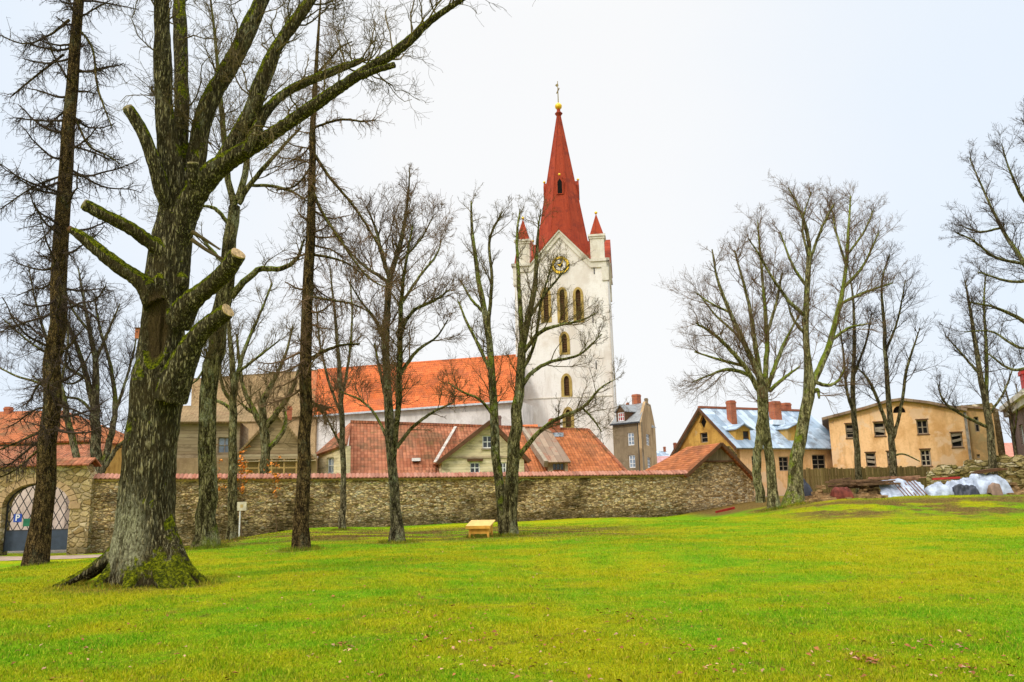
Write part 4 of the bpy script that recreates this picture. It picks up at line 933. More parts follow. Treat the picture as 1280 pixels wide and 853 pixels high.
# ------------------------------------------------------------------ apricot mill-like building
def orange_house():
    fp = Plane(at(1039, 560, 64), at(1214, 560, 60.5)); L = fp.L
    root = thing('apricot_house', 'big derelict apricot plaster house with shallow gable and broken dark windows', 'house', fp.P(L / 2, 0))
    pts = [fp.px(1039, 524), fp.px(1080, 511), fp.px(1108, 502.5), fp.px(1126, 500), fp.px(1160, 504), fp.px(1214, 513)]
    pts[0] = (0, pts[0][1]); pts[-1] = (L, pts[-1][1])
    W_ = [(1057, 530, 1068, 548), (1092.5, 528, 1106.5, 545.5), (1146, 525, 1160.5, 543), (1189, 541, 1203.5, 559.5), (1082.5, 566, 1095, 584), (1109, 564.5, 1121, 583), (1151, 562, 1164, 583)]
    ws = [winpx(fp, *q) for q in W_]; au, az = fp.px(1124, 513); lun = [(au + .45 * math.cos(a), az - .2 + .55 * math.sin(a)) for a in np.linspace(0, math.pi, 9)]
    m = MB(); wall(m, fp, [(0, -.5), (L, -.5)] + pts[::-1], [rect(*q) for q in ws] + [lun], .3, .3); m.build('front_wall', ORA_PL, root)
    for i, q in enumerate(ws):
        window(fp, *q, root, GREY_WD if i != 6 else PALE_WD, GLASS_DK, 2 if i in (2, 6) else 1, 3 if i in (0, 4, 6) else 2, .10, .2, None)
        s_ = MB(); s_.bar(fp.P(q[0] - .05, q[2] - .03, .02), fp.P(q[1] + .05, q[2] - .03, .02), .08, .06); s_.build('sill', BROWN_WD, root)
        s_ = MB(); s_.bar(fp.P(q[0] - .06, q[3] + .04, .004), fp.P(q[1] + .06, q[3] + .04, .004), .04, .08); s_.build('lintel', BROWN_WD, root)
        if i in (1, 3, 4, 0, 5):
            b = MB()
            for _ in range(2):
                zz = random.uniform(q[2] + .3, q[3] - .2); b.bar(fp.P(q[0] + .05, zz, -.1), fp.P(q[1] - .05, zz + random.uniform(-.2, .2), -.1), .04, .2)
            b.build('boarding', GREY_WD, root)
    m = MB(); m.prism([fp.P(a, b, -.28) for a, b in lun], Vector((-fp.n.x, -fp.n.y, 0)) * .05); m.build('attic_window', DARK_IN, root)
    m = MB()
    for a, b in zip(pts, pts[1:]):
        a_ = (a[0] - (.5 if a is pts[0] else 0), a[1] + .12); b_ = (b[0], b[1] + .12)
        roof(m, [fp.P(*a_, .45), fp.P(*b_, .45), fp.P(*b_, -14), fp.P(*a_, -14)], .2)
    m.build('roof', TIN_RUST, root)
    m = MB()
    for a, b in zip(pts, pts[1:]): m.bar(fp.P(a[0], a[1] - .05, .12), fp.P(b[0], b[1] - .05, .12), .22, .22)
    m.build('eaves_moulding', TAN, root)
    m = MB(); m.add([fp.P(0, -.5), fp.P(0, pts[0][1]), fp.P(0, pts[0][1], -14), fp.P(0, -.5, -14)], [(0, 1, 2, 3)]); m.build('side_wall', DARKBRICK, root)
    # set-back annex on the right
    ap = Plane(fp.P(L - .02, 0, -.5), at(1247, 560, 60)); az = ap.px(1225, 507)[1]; aw = [winpx(ap, 1218, 521, 1224, 540), winpx(ap, 1232, 521, 1239, 534), winpx(ap, 1221, 568, 1225, 573)]
    m = MB(); wall(m, ap, [(0, -.5), (ap.L, -.5), (ap.L, az - .4), (0, az)], [rect(*q) for q in aw], 9, .2); m.build('annex_wall', plaster_mat('patchy_plaster', (.60, .36, .15), (.30, .2, .09), .7, .8, (.34, .25, .12), .8, thr=.52), root)
    for q in aw: window(ap, *q, root, GREY_WD, GLASS_DK, 1, 2)
    m = MB(); roof(m, [ap.P(-.2, az + .1, .3), ap.P(ap.L + .2, az - .3, .3), ap.P(ap.L + .2, az + .3, -9), ap.P(-.2, az + .6, -9)], .15); m.build('annex_roof', TIN_RUST, root)
    m = MB(); u, _ = fp.px(1216.5, 540); z0, z1 = fp.px(1216, 575)[1], fp.px(1214, 515)[1]; m.bar(fp.P(L - .15, z0, .12), fp.P(L - .15, z1, .12), .14, .14, (1, 0, 0)); m.build('drainpipe', plain('grey_pipe', (.30, .27, .23), var=.5), root)
    # ruined end pier, overgrown
    rp = Plane(ap.P(ap.L, 0, -.3), at(1256, 570, 61)); zt = rp.px(1250, 505)[1]
    m = MB(); wall(m, rp, [(0, -.5), (rp.L + .3, -.5), (rp.L + .2, zt - 3), (rp.L - .05, zt - .6), (0, zt)], (), 4); m.build('ruined_pier', STONE_RUIN, root)
orange_house()

def brick_house():
    A, B = at(1266, 560, 62), at(1300, 560, 50); fp = Plane(A, B); L = fp.L
    root = thing('brick_house', 'dark red brick house with grey cornice and tall chimney at the right edge', 'house', fp.P(L / 2, 0))
    zc = fp.px(1270, 506)[1]; q = winpx(fp, 1275, 530, 1279.5, 556)
    m = MB(); wall(m, fp, [(0, -.5), (L, -.5), (L, zc), (0, zc)], [rect(*q)], 8); m.build('wall', DARKBRICK, root); window(fp, *q, root, WHITE_PT, GLASS)
    m = MB()
    for d, a, b in ((.5, .35, 0), (.28, .8, .35)): m.prism([fp.P(-d, zc - a + .3, d), fp.P(L, zc - a + .3, d), fp.P(L, zc - b + .3, d), fp.P(-d, zc - b + .3, d)], Vector((-fp.n.x, -fp.n.y, 0)) * (8 + d))
    m.build('cornice', TRIM_PL, root)
    m = MB(); roof(m, [fp.P(-.5, zc + .31, .5), fp.P(L, zc + .31, .5), fp.P(L, zc + 1.6, -4), fp.P(-.5, zc + 1.6, -4)]); m.build('roof', TIN_GREY, root)
    cp = fp.shift(-1); u = cp.px(1276, 480)[0]; zt = cp.px(1278, 462)[1]
    m = MB(); m.hexa([cp.P(u + a, z, d) for z in (zc, zt - .3) for a, d in ((0, 0), (1.6, 0), (1.6, -1), (0, -1))]); m.hexa([cp.P(u + a, z, d) for z in (zt - .3, zt) for a, d in ((-.1, .1), (1.7, .1), (1.7, -1.1), (-.1, -1.1))]); m.build('chimney', RED_PT, root)
    pl = Plane(at(1255, 570, 95), at(1295, 570, 95)); zE, zR = pl.px(1270, 574)[1], pl.px(1270, 552)[1]
    r2 = thing('far_house', 'low far house with faded pink tile roof at the right edge', 'house', pl.P(2, 0))
    m = MB(); wall(m, pl, [(0.2, -.5), (pl.L, -.5), (pl.L, zE), (.2, zE)], (), 6); m.build('wall', TAN_PL, r2); m = MB(); roof(m, [pl.P(0, zE, .3), pl.P(pl.L, zE, .3), pl.P(pl.L, zR, -3), pl.P(0, zR, -3)]); m.build('roof', plain('faded_tiles', (.5, .2, .14)), r2)
brick_house()

# ------------------------------------------------------------------ plank fence, ruined wall, heaps
def fence():
    fp = Plane(at(1000, 612, 54.5), at(1164, 612, 53.5)); L = fp.L; root = thing('plank_fence', 'dark upright plank fence in front of the apricot house', 'fence', fp.P(L / 2, .8))
    m = MB(); u = 0
    while u < L:
        x_ = 1000 + 164 * u / L; zt = fp.px(x_, 586 - 3 * u / L)[1] + random.uniform(-.06, .06); w_ = random.uniform(.13, .17); d = random.uniform(-.015, .015)
        m.hexa([fp.P(u + a, z, d + dd) for z in (.3, zt) for a, dd in ((0, 0), (w_ - .012, 0), (w_ - .012, -.03), (0, -.03))]); u += w_
    m.build('planks', FENCE_BD, root)
    m = MB()
    for z in (1.5, 2.3): m.bar(fp.P(0, z, -.09), fp.P(L, z, -.09), .06, .1)
    m.build('rails', BROWN_WD, root)
    for u in np.linspace(.1, L - .1, 5): p = MB(); p.bar(fp.P(u, .2, -.18), fp.P(u, 2.55, -.18), .12, .12, (1, 0, 0)); p.build('post', BROWN_WD, root)
fence()
def ruin():
    fp = Plane(at(1158, 600, 50.5), at(1330, 600, 47.5)); L = fp.L
    prof = [(1158, 596), (1164, 589), (1176, 580.5), (1192, 581), (1200, 585), (1205, 583), (1206, 576), (1222, 575), (1236, 574), (1243, 572), (1247, 569), (1262, 570), (1280, 570), (1300, 571), (1330, 569)]
    top = [fp.px(*q) for q in prof]; ext = []
    for (a, b), (c, d) in zip(top, top[1:]):
        for t in np.linspace(0, 1, 5)[:-1]: ext.append((a + (c - a) * t, b + (d - b) * t + random.uniform(-.07, .07)))
    ext.append(top[-1])
    m = MB(); wall(m, fp, [(ext[0][0], .2), (ext[-1][0], .2)] + ext[::-1], (), .9)
    for _ in range(260):
        u = random.uniform(.3, L - .4); k = np.interp(u, [e[0] for e in ext], [e[1] for e in ext]); z = random.uniform(.6, k - .05); a, b = random.uniform(.12, .3), random.uniform(.06, .13); dd = random.uniform(.04, .12)
        c = [(-a, -b), (a, -b * .8), (a * .9, b), (-a * .8, b * .9)]
        m.add([fp.P(u + x_, z + z_, -.02) for x_, z_ in c] + [fp.P(u + x_ * .8, z + z_ * .75, dd) for x_, z_ in c], [(4, 5, 6, 7), (0, 1, 5, 4), (1, 2, 6, 5), (2, 3, 7, 6), (3, 0, 4, 7)])
    tag(m.build('ruined_wall', STONE_RUIN, None, fp.P(L / 2, .9)), 'crumbling uneven mossy stone wall behind the white tarpaulins', 'wall')
ruin()
def heap(px0, px1, pyt, pyb, Y, dep, name, mat, label, cat, crump=.18, seed=0, group=None, flat=False):
    """crumpled sheet draped over something: pyt = list of (px, py) top outline"""
    nu, nv = 60, 26; r_ = np.random.default_rng(seed); V = []
    xs = np.linspace(px0, px1, nu); tx = np.interp(xs, [q[0] for q in pyt], [q[1] for q in pyt])
    ph = r_.uniform(0, 6, 8)
    for i, x_ in enumerate(xs):
        for j in range(nv):
            v = j / (nv - 1); y = Y + dep * (v - .25); b = at(x_, pyb, Y); zt = at(x_, tx[i], Y + dep * .2).z; gz = g(b.x, y) - .02
            k = (min(v / .30, 1) ** .55) * (min((1 - v) / .45, 1) ** .7)
            s_ = i / nu * 9; w_ = (b.x * 1.7 + ph[0], y * 1.7 + ph[1], v * 2.0); cr = crump * (1.8 * abs(mnoise.noise(w_)) + .9 * abs(mnoise.noise((w_[0] * 2.7, w_[1] * 2.7, v * 4))) - .75)
            e = min(1, min(i, nu - 1 - i) / 3)
            V.append((b.x + .1 * cr * math.sin(s_ * 3), y - .5 * cr * (1 - v), gz + max(0, (zt - gz) * k * (.25 + .75 * e) + cr * k)))
    V = np.array(V); o0 = V[V[:, 2].argmin()].copy(); o0[:2] = V[:, :2].mean(0)
    i = np.arange(nv - 1)[None] + nv * np.arange(nu - 1)[:, None]
    o = link(name, npmesh(name, V - o0, np.stack([i, i + nv, i + nv + 1, i + 1], -1).reshape(-1, 4)), mat, None, o0)
    return tag(o, label, cat, group)
def site():
    heap(1159, 1190, [(1159, 613), (1168, 606), (1178, 602), (1190, 609)], 613.5, 45.4, 1.6, 'tarpaulin', TARP, 'crumpled white tarpaulin in the middle of the row, low and pointed', 'tarpaulin', .12, 1)
    heap(1186, 1222, [(1186, 609), (1196, 602), (1208, 599), (1222, 597)], 613.5, 45.9, 1.8, 'tarpaulin', TARP, 'white tarpaulin over a dark pile left of the tall wrapped stack', 'tarpaulin', .2, 2)
    heap(1192, 1222, [(1192, 612), (1205, 607), (1222, 606)], 614, 45.0, 1.0, 'debris_bag', TARP_D, 'dark bagged debris spilling from under the white tarpaulin', 'debris', .2, 9)
    heap(1218, 1262, [(1218, 606), (1222, 595), (1226, 592), (1252, 593.5), (1258, 598), (1262, 608)], 613.5, 45.6, 2.0, 'tarpaulin', TARP, 'white tarpaulin wrapped over the tall stack with brown lid on top', 'tarpaulin', .13, 3)
    q = at(1237, 590, 46.0); m = MB(); m.hexa([(q.x + a, q.y + b, q.z + c + .12 * a) for c in (0, .09) for a, b in ((-.75, -.5), (.75, -.5), (.75, .6), (-.75, .6))])
    m.hexa([(q.x + a, q.y + b, q.z + c + .1 * a) for c in (.095, .15) for a, b in ((-.6, -.3), (.5, -.4), (.55, .4), (-.6, .5))])
    tag(m.build('board', BROWN_WD, None, q), 'brown boards lying on top of the tall tarpaulin wrapped stack', 'board')
    heap(1238, 1252, [(1238, 607), (1245, 603), (1252, 606)], 614, 44.7, .6, 'debris_bag', plain('brown_bag', (.26, .17, .12)), 'small brown sack in front of the tall tarpaulin stack', 'sack', .06, 5)
    heap(1000, 1014, [(1000, 605), (1007, 599), (1014, 608)], 611, 48, 1.5, 'tarpaulin', TARP_D, 'dark tarpaulin mound beside the big forked tree', 'tarpaulin', .1, 6)
    heap(1041, 1065, [(1041, 613), (1046, 609), (1060, 609), (1065, 613)], 614, 45.2, 1.0, 'sack', plain('dull_red_sheet', (.15, .035, .022), .6, .3, var=.6), 'dark red covered sack among the stone rubble', 'sack', .06, 7)
    # white sheet boards leaning on the heap, with a rusty grille on them
    a, b, c, d = at(1097, 601, 46.4), at(1150, 602, 46.4), at(1158, 613, 45.2), at(1104, 614, 45.2)
    c.z = g(c.x, c.y) - .02; d.z = g(d.x, d.y) - .02
    o0 = np.array(d); nu, nv = 34, 12; V = []
    for iu in range(nu):
        for iv in range(nv):
            u, v = iu / (nu - 1), iv / (nv - 1); p = d.lerp(c, u).lerp(a.lerp(b, u), v); k = mnoise.noise((p.x * 1.3, v * 1.5, 4.0)); k2 = mnoise.noise((p.x * 3.1, v * 4.0, 9.0))
            V.append((p.x + .1 * k2, p.y - .18 * k - .08 * k2, p.z + (.14 * k + .10 * k2) * (.3 + v)))
    ii = np.arange(nv - 1)[None] + nv * np.arange(nu - 1)[:, None]
    tag(link('sheet', npmesh('sheet', np.array(V) - o0, np.stack([ii, ii + nv, ii + nv + 1, ii + 1], -1).reshape(-1, 4)), TARP, None, o0), 'stiff white sheet leaning on the rubble at the left end of the tarpaulins', 'sheet')
    m = MB()
    for i in range(7):
        t = .42 + .085 * i; m.bar(a.lerp(b, t) + Vector((-.25, -.06, .06)), d.lerp(c, t) + Vector((.15, -.06, .05)), .035, .035)
    m.bar(a.lerp(b, .40) + Vector((0, -.08, .1)), a.lerp(b, .95) + Vector((0, -.08, .1)), .05, .05)
    tag(m.build('iron_grille', plain('rust', (.20, .09, .05)), None, d.lerp(c, .6)), 'rusty iron grille lying across the leaning white sheet', 'grille')
    # timber stacks behind and left of the sheet
    tr = random.Random(8)
    for (xa, xb, ya, yb, Ya, Yb, n, col, lab) in ((1085, 1120, 597, 601, 46.6, 48, 16, (.33, .17, .10), 'stack of old reddish timber boards lying behind the white sheet'), (1030, 1088, 601, 609, 45.2, 47.6, 34, (.15, .085, .045), 'long low stack of dark old timber between the rubble and the white sheet')):
        m = MB()
        for _ in range(n):
            p = at(tr.uniform(xa, xb), tr.uniform(ya, yb), tr.uniform(Ya, Yb)); p.z = max(p.z, g(p.x, p.y) + .05); q = p + Vector((tr.uniform(.9, 2.3), tr.uniform(-.4, .4), tr.uniform(-.12, .12))); m.bar(p, q, tr.uniform(.08, .2), tr.uniform(.05, .13))
        tag(m.build('timber_stack', plain('old_timber', col, var=.6), None, at((xa + xb) / 2, 608, 46.8)), lab, 'timber')
    p = at(1166, 599, 47); m = MB(); m.bar(p, p + Vector((1.6, .1, .05)), .15, .12); tag(m.build('board', RED_PT, None, p), 'single red painted board lying behind the white tarpaulins', 'board')
    # stones and bricks
    r_ = random.Random(3); m = MB()
    for k in range(520):
        x_ = r_.uniform(1004, 1105) if k < 400 else r_.uniform(1262, 1300); Y = r_.uniform(44.9, 47.6); p = at(x_, 612, Y); lay = r_.random() ** 1.6
        env = .75 * math.exp(-((Y - 46.6) / .9) ** 2) * (.6 + .4 * math.sin(x_ * .21)); z = g(p.x, Y) + lay * env; s_ = r_.uniform(.07, .19)
        pts = []
        for cz in (-1, 1):
            for cx, cy in ((-1, -1), (1, -1), (1, 1), (-1, 1)): pts.append((p.x + s_ * cx * r_.uniform(.7, 1.3), Y + s_ * cy * r_.uniform(.6, 1.1), z + s_ * .65 * cz * r_.uniform(.6, 1.1)))
        m.hexa(pts)
    tag(m.build('rubble', RUBBLE, None, at(1050, 612, 46)), 'loose heap of broken stones and bricks below the plank fence', 'rubble', kind='stuff')
    # red plank on the dark slope
    p, q = at(894, 629, 49), at(921, 621.5, 50.5); p.z = g(p.x, p.y) + .05; m = MB(); m.bar(p, p + Vector((1.35, .8, .22)), .05, .14); tag(m.build('plank', RED_PT, None, p), 'thin red plank lying on the bare slope by the barn', 'plank')
site()

# ------------------------------------------------------------------ wooden box, sign, bird box
def small_things():
    b = at(601, 667.5, 32.3); b.z = g(b.x, b.y); root = thing('wooden_box', 'low yellow wooden box with slanted pale lid on the lawn by the double tree', 'box', b)
    a = R(-14); ca, sa = math.cos(a), math.sin(a)
    def T(x, y, z): return Vector((b.x + ca * x - sa * y, b.y + sa * x + ca * y, b.z + z))
    def hx(m, x0, x1, y0, y1, z0, z1, dz=0): m.hexa([T(x, y, z + (dz if y == y1 else 0)) for z in (z0, z1) for x, y in ((x0, y0), (x1, y0), (x1, y1), (x0, y1))])
    m = MB(); hx(m, -.40, .40, -.26, -.22, .14, .40); hx(m, -.40, .40, .26, .30, .14, .56); hx(m, -.40, -.36, -.22, .26, .14, .38, .12); hx(m, .36, .40, -.22, .26, .14, .38, .12); hx(m, -.36, .36, -.22, .26, .15, .18); m.build('body', NEW_WD, root)
    for x in (-.41, .33):
        for y in (-.285, .225): m = MB(); hx(m, x, x + .08, y, y + .08, -.03, .40 if y < 0 else .54); m.build('leg', NEW_WD, root)
    m = MB(); hx(m, -.50, .50, -.38, .38, .41, .45, .20); m.build('lid', NEW_TOP, root)
    m = MB(); hx(m, -.50, .50, -.40, -.382, .34, .455); m.build('lid_edge', NEW_WD, root)
    # bird box
    c = at(172.5, 417, 49.9); root = thing('bird_box', 'small reddish bird box on a thin stem left of the big oak', 'bird box', c - Vector((0, 0, .35)))
    m = MB(); m.box(c.x - .13, c.x + .13, c.y - .14, c.y + .12, c.z - .33, c.z + .3); m.build('box', plain('reddish_wood', (.42, .14, .06)), root)
    m = MB(); m.box(c.x - .18, c.x + .18, c.y - .22, c.y + .15, c.z + .303, c.z + .35); m.build('roof', BROWN_WD, root)
    m = MB(); m.prism([(c.x + .04 * math.cos(t), c.y - .142, c.z + .08 + .04 * math.sin(t)) for t in np.linspace(0, 6.283, 12, endpoint=False)], (0, -.01, 0)); m.build('entrance_hole', BLACK, root)
    # info sign
    b = at(299, 667, 41.5); b.z = g(b.x, b.y); root = thing('info_sign', 'small beige sign plate on a white post before the stone wall', 'sign', b)
    zt = at(303, 627.5, 41.5).z; zb = at(303, 638.5, 41.5).z
    m = MB(); m.cone(b, .035, .035, b.z - .1, zt - .1, 10); m.build('post', WHITE_PT, root, smooth=False)
    x0, x1 = at(297, 632, 41.5).x, at(308.5, 632, 41.5).x; m = MB(); m.box(x0, x1, b.y - .07, b.y - .04, zb, zt); m.build('plate', plain('beige_plate', (.62, .55, .38)), root)
    m = MB(); c = Vector(((x0 + x1) / 2, b.y - .071, (zb + zt) / 2)); m.box(c.x - .07, c.x + .07, b.y - .078, b.y - .0705, c.z - .07, c.z + .09); m.build('emblem', plain('emblem_ochre', (.5, .36, .14)), root)
small_things()

# ------------------------------------------------------------------ trees
def nrm(v): return v / np.maximum(np.linalg.norm(v, axis=-1, keepdims=True), 1e-9)
def tubes(P, Rr, sides, cap=False):
    N, K, _ = P.shape
    t = np.gradient(P, axis=1); t = nrm(t); mean = nrm(P[:, -1] - P[:, 0])
    ref = np.where(np.abs(mean[:, 2:3]) > .8, np.array([[1., .13, 0]]), np.array([[.1, .05, 1.]]))[:, None]
    u = nrm(np.cross(t, np.broadcast_to(ref, t.shape))); v = np.cross(t, u)
    a = np.linspace(0, 2 * np.pi, sides, endpoint=False)
    V = P[:, :, None] + Rr[:, :, None, None] * (np.cos(a)[None, None, :, None] * u[:, :, None] + np.sin(a)[None, None, :, None] * v[:, :, None])
    b = (np.arange(N) * K * sides)[:, None, None]; k = (np.arange(K - 1) * sides)[None, :, None]; s_ = np.arange(sides)[None, None]; s1 = (s_ + 1) % sides
    Fq = np.stack([b + k + s_, b + k + s1, b + k + sides + s1, b + k + sides + s_], -1).reshape(-1, 4)
    return V.reshape(-1, 3), Fq
def crom(pts, n):
    pts = np.asarray(pts, float); p = np.concatenate([[2 * pts[0] - pts[1]], pts, [2 * pts[-1] - pts[-2]]])
    seg = np.linalg.norm(np.diff(pts[:, :2], axis=0), axis=1); cum = np.concatenate([[0], np.cumsum(seg)]) / max(seg.sum(), 1e-9)
    o = []
    for t in np.linspace(0, 1, n):
        i = min(np.searchsorted(cum, t, 'right') - 1, len(pts) - 2); f = (t - cum[i]) / max(cum[i + 1] - cum[i], 1e-9)
        a, b, c, d = p[i], p[i + 1], p[i + 2], p[i + 3]
        o.append(.5 * (2 * b + (c - a) * f + (2 * a - 5 * b + 4 * c - d) * f * f + (3 * b - a - 3 * c + d) * f ** 3))
    return np.array(o)
def spawn(PP, PR, idx, t, ang, up, L, npts, wig, curl, r0, rg, horiz=None):
    K = PP.shape[1]; f = t * (K - 1); i = np.clip(f.astype(int), 0, K - 2); fr = (f - i)[:, None]
    pos = PP[idx, i] * (1 - fr) + PP[idx, i + 1] * fr; tan = nrm(PP[idx, i + 1] - PP[idx, i]); pr = PR[idx, i] * (1 - fr[:, 0]) + PR[idx, i + 1] * fr[:, 0]
    M = len(idx)
    if horiz is not None:
        ph = rg.uniform(0, 2 * np.pi, M); d = np.stack([np.cos(ph), np.sin(ph), horiz + 0 * ph], -1)
    else:
        rv = rg.normal(size=(M, 3)); pe = nrm(rv - (rv * tan).sum(1, keepdims=True) * tan); a = rg.uniform(*ang, M)[:, None]
        d = np.cos(a) * tan + np.sin(a) * pe
    d[:, 2] += up; d = nrm(d)
    out_ = np.empty((M, npts, 3)); out_[:, 0] = pos; st = (L / (npts - 1))[:, None]
    for k in range(1, npts):
        d = d + wig * rg.normal(size=(M, 3)); d[:, 2] += curl; d = nrm(d); out_[:, k] = out_[:, k - 1] + d * st
    rr = np.minimum(pr * r0[0], r0[1])[:, None] * np.linspace(1, .3, npts)[None]; rr = np.maximum(rr, r0[2])
    return out_, rr
def lens(P): return np.linalg.norm(np.diff(P, axis=1), axis=2).sum(1)

def trace(stems, Y, rg, spread=.4, n=22, fixed=None):
    """stems: lists of (px, py, width px). Returns 3D paths and radii; limbs get a depth of their own"""
    done = []; PP = []; RR = []
    for si, st in enumerate(stems):
        c = crom(st, n); dy0 = 0
        if si and done:
            allp = np.concatenate(done); j = np.argmin(((allp[:, :2] - c[0, :2]) ** 2).sum(1)); dy0 = allp[j, 2]
        ln = np.linalg.norm(np.diff(c[:, :2], axis=0), axis=1).sum() * Y / F
        D = 0 if si == 0 else (fixed[si] if fixed and si in fixed else rg.uniform(-1, 1)) * spread * ln
        dy = dy0 + D * np.linspace(0, 1, n) ** 1.2
        P = np.array([at(a, b, Y + e) for (a, b, _), e in zip(c, dy)]); r = np.maximum(c[:, 2], .6) / 2 * (Y + dy) / F * .90
        P[1:] += rg.normal(size=(n - 1, 3)) * r[1:, None] * .10
        done.append(np.concatenate([c[:, :2], dy[:, None]], 1)); PP.append(P); RR.append(r)
    return np.array(PP), np.array(RR)

def tree(name, label, Y, stems, seed, bark=None, twig=None, kind='broad', dens=2.6, L1=(.8, 2.6), zmin=2.5, n2=7, n3=5, n4=0, spread=.4, group=None, flare=1.0, tmin=.16, up=.25, trunk_stems=None, base=None, l1x=None, wig=.22, rmin=.0042, ws=.95):
    rg = np.random.default_rng(seed); PP, RR = trace(stems, Y, rg, spread); RR *= ws
    b = Vector(PP[0, 0]); gz = g(b.x, b.y); b.z = gz
    PP[0, 0, 2] = gz - .25
    if flare: RR[0] *= 1 + flare * np.exp(-np.maximum(PP[0, :, 2] - gz, 0) / .22)
    root = thing(name, label, 'tree', b, group); o0 = np.array(b)
    V, Fq = tubes(PP, RR, 12); link('trunk', npmesh('trunk', V - o0, Fq), bark or BARK_G, root)
    sl = lens(PP); Vs, Fs, nb = [], [], 0
    def put(P, r, sd):
        nonlocal nb
        V, Fq = tubes(P, r, sd); Vs.append(V - o0); Fs.append(Fq + nb); nb += len(V)
    if kind == 'broad':
        M = int(sl.sum() * dens * .8); idx = rg.choice(len(sl), M, p=sl / sl.sum()); t = tmin + (1 - tmin) * rg.random(M) ** .75
        tips = np.repeat(np.arange(len(sl)), 4); idx = np.concatenate([idx, tips]); t = np.concatenate([t, rg.uniform(.9, 1, len(tips))])
        z = PP[idx, (t * 21).astype(int), 2] - gz; ok = (z > zmin); idx, t = idx[ok], t[ok]
        L = 1.4 * rg.uniform(*L1, len(idx)) * (1.08 - .68 * t)
        B1, r1 = spawn(PP, RR, idx, t, (.4, 1.1), up, L, 10, wig * .6, .045, (.42, .027, rmin * 1.5), rg); put(B1, r1, 5)
    else:                                               # larch: level boughs that sag, with hanging twigs
        M = int(sl[0] * dens); idx = np.zeros(M, int); t = np.clip((np.arange(M) + rg.random(M)) / M, 0, .995)
        z = PP[0, (t * 21).astype(int), 2] - gz; ok = z > zmin; idx, t = idx[ok], t[ok]
        L = rg.uniform(*L1, len(idx)) * (1.0 - .55 * t)
        B1, r1 = spawn(PP, RR, idx, t, None, 0, L, 12, .13, .05, (.28, .05, .008), rg, horiz=rg.uniform(-.75, .1, len(idx)) if True else 0); put(B1, r1, 5)
        if len(sl) > 1:                                  # traced boughs carry twigs as well
            extra = PP[1:, np.linspace(0, 21, 12).astype(int)]; B1 = np.concatenate([B1, extra]); r1 = np.concatenate([r1, RR[1:, np.linspace(0, 21, 12).astype(int)]])
    l1 = lens(B1)
    k = np.maximum(2, (n2 * l1 / l1.mean()).astype(int)); idx = np.repeat(np.arange(len(B1)), k); t = rg.uniform(.12, 1, len(idx))
    if kind == 'broad':
        B2, r2 = spawn(B1, r1, idx, t, (.4, 1.1), .12, l1[idx] * rg.uniform(.25, .6, len(idx)) * (1.1 - .5 * t), 7, wig * .8, .04, (.55, .013, rmin * 1.2), rg); put(B2, r2, 4)
        k3 = np.repeat(np.arange(len(B2)), n3 + 1); B3, r3 = spawn(B2, r2, k3, rg.uniform(.1, 1, len(k3)), (.4, 1.1), .1, lens(B2)[k3] * rg.uniform(.3, .7, len(k3)), 5, wig, .03, (.7, .007, rmin), rg); put(B3, r3, 3)
        if n4:
            k4 = np.repeat(np.arange(len(B3)), n4); B4, r4 = spawn(B3, r3, k4, rg.uniform(.2, 1, len(k4)), (.4, 1.1), .1, lens(B3)[k4] * rg.uniform(.35, .7, len(k4)), 4, wig, .02, (.8, .008, rmin * .8), rg); put(B4, r4, 3)
    else:
        B2, r2 = spawn(B1, r1, idx, t, (.7, 1.4), -.35, rg.uniform(.25, .85, len(idx)), 7, .16, -.05, (.5, .014, .005), rg); put(B2, r2, 4)
        k3 = np.repeat(np.arange(len(B2)), n3); B3, r3 = spawn(B2, r2, k3, rg.uniform(.1, 1, len(k3)), (.6, 1.4), -.4, rg.uniform(.06, .28, len(k3)), 4, .2, -.05, (.8, .008, .004), rg); put(B3, r3, 3)
    link('crown', npmesh('crown', np.concatenate(Vs), np.concatenate(Fs)), twig or TWIG, root)
    return root

WEST = 'bare trees in the park'
# larch at the left
tree('larch_tree', 'tall straight larch at the far left with drooping bare boughs', 26,
     [[(44, 700, 36), (60, 560, 30), (71, 400, 28), (79, 250, 25), (90, 100, 21), (99, 0, 18), (108, -120, 14), (118, -330, 5)],
      [(68, 530, 6), (40, 545, 4), (0, 562, 3), (-30, 575, 2)], [(66, 545, 6), (40, 570, 4), (15, 590, 3), (-10, 600, 2)], [(87, 25, 6), (60, 45, 4), (30, 55, 3), (-5, 42, 2)],
      [(86, 130, 5), (110, 180, 4), (135, 195, 3), (150, 205, 2)], [(92, 30, 5), (115, 60, 4), (122, 110, 4), (140, 160, 2)], [(80, 68, 5), (45, 95, 4), (15, 120, 3)], [(76, 220, 4), (40, 235, 3), (0, 262, 2)]],
     21, BARK_L, TWIG_D, 'larch', ws=.80, dens=3.4, L1=(1.6, 3.8), zmin=3.2, n2=26, n3=7, flare=.25)
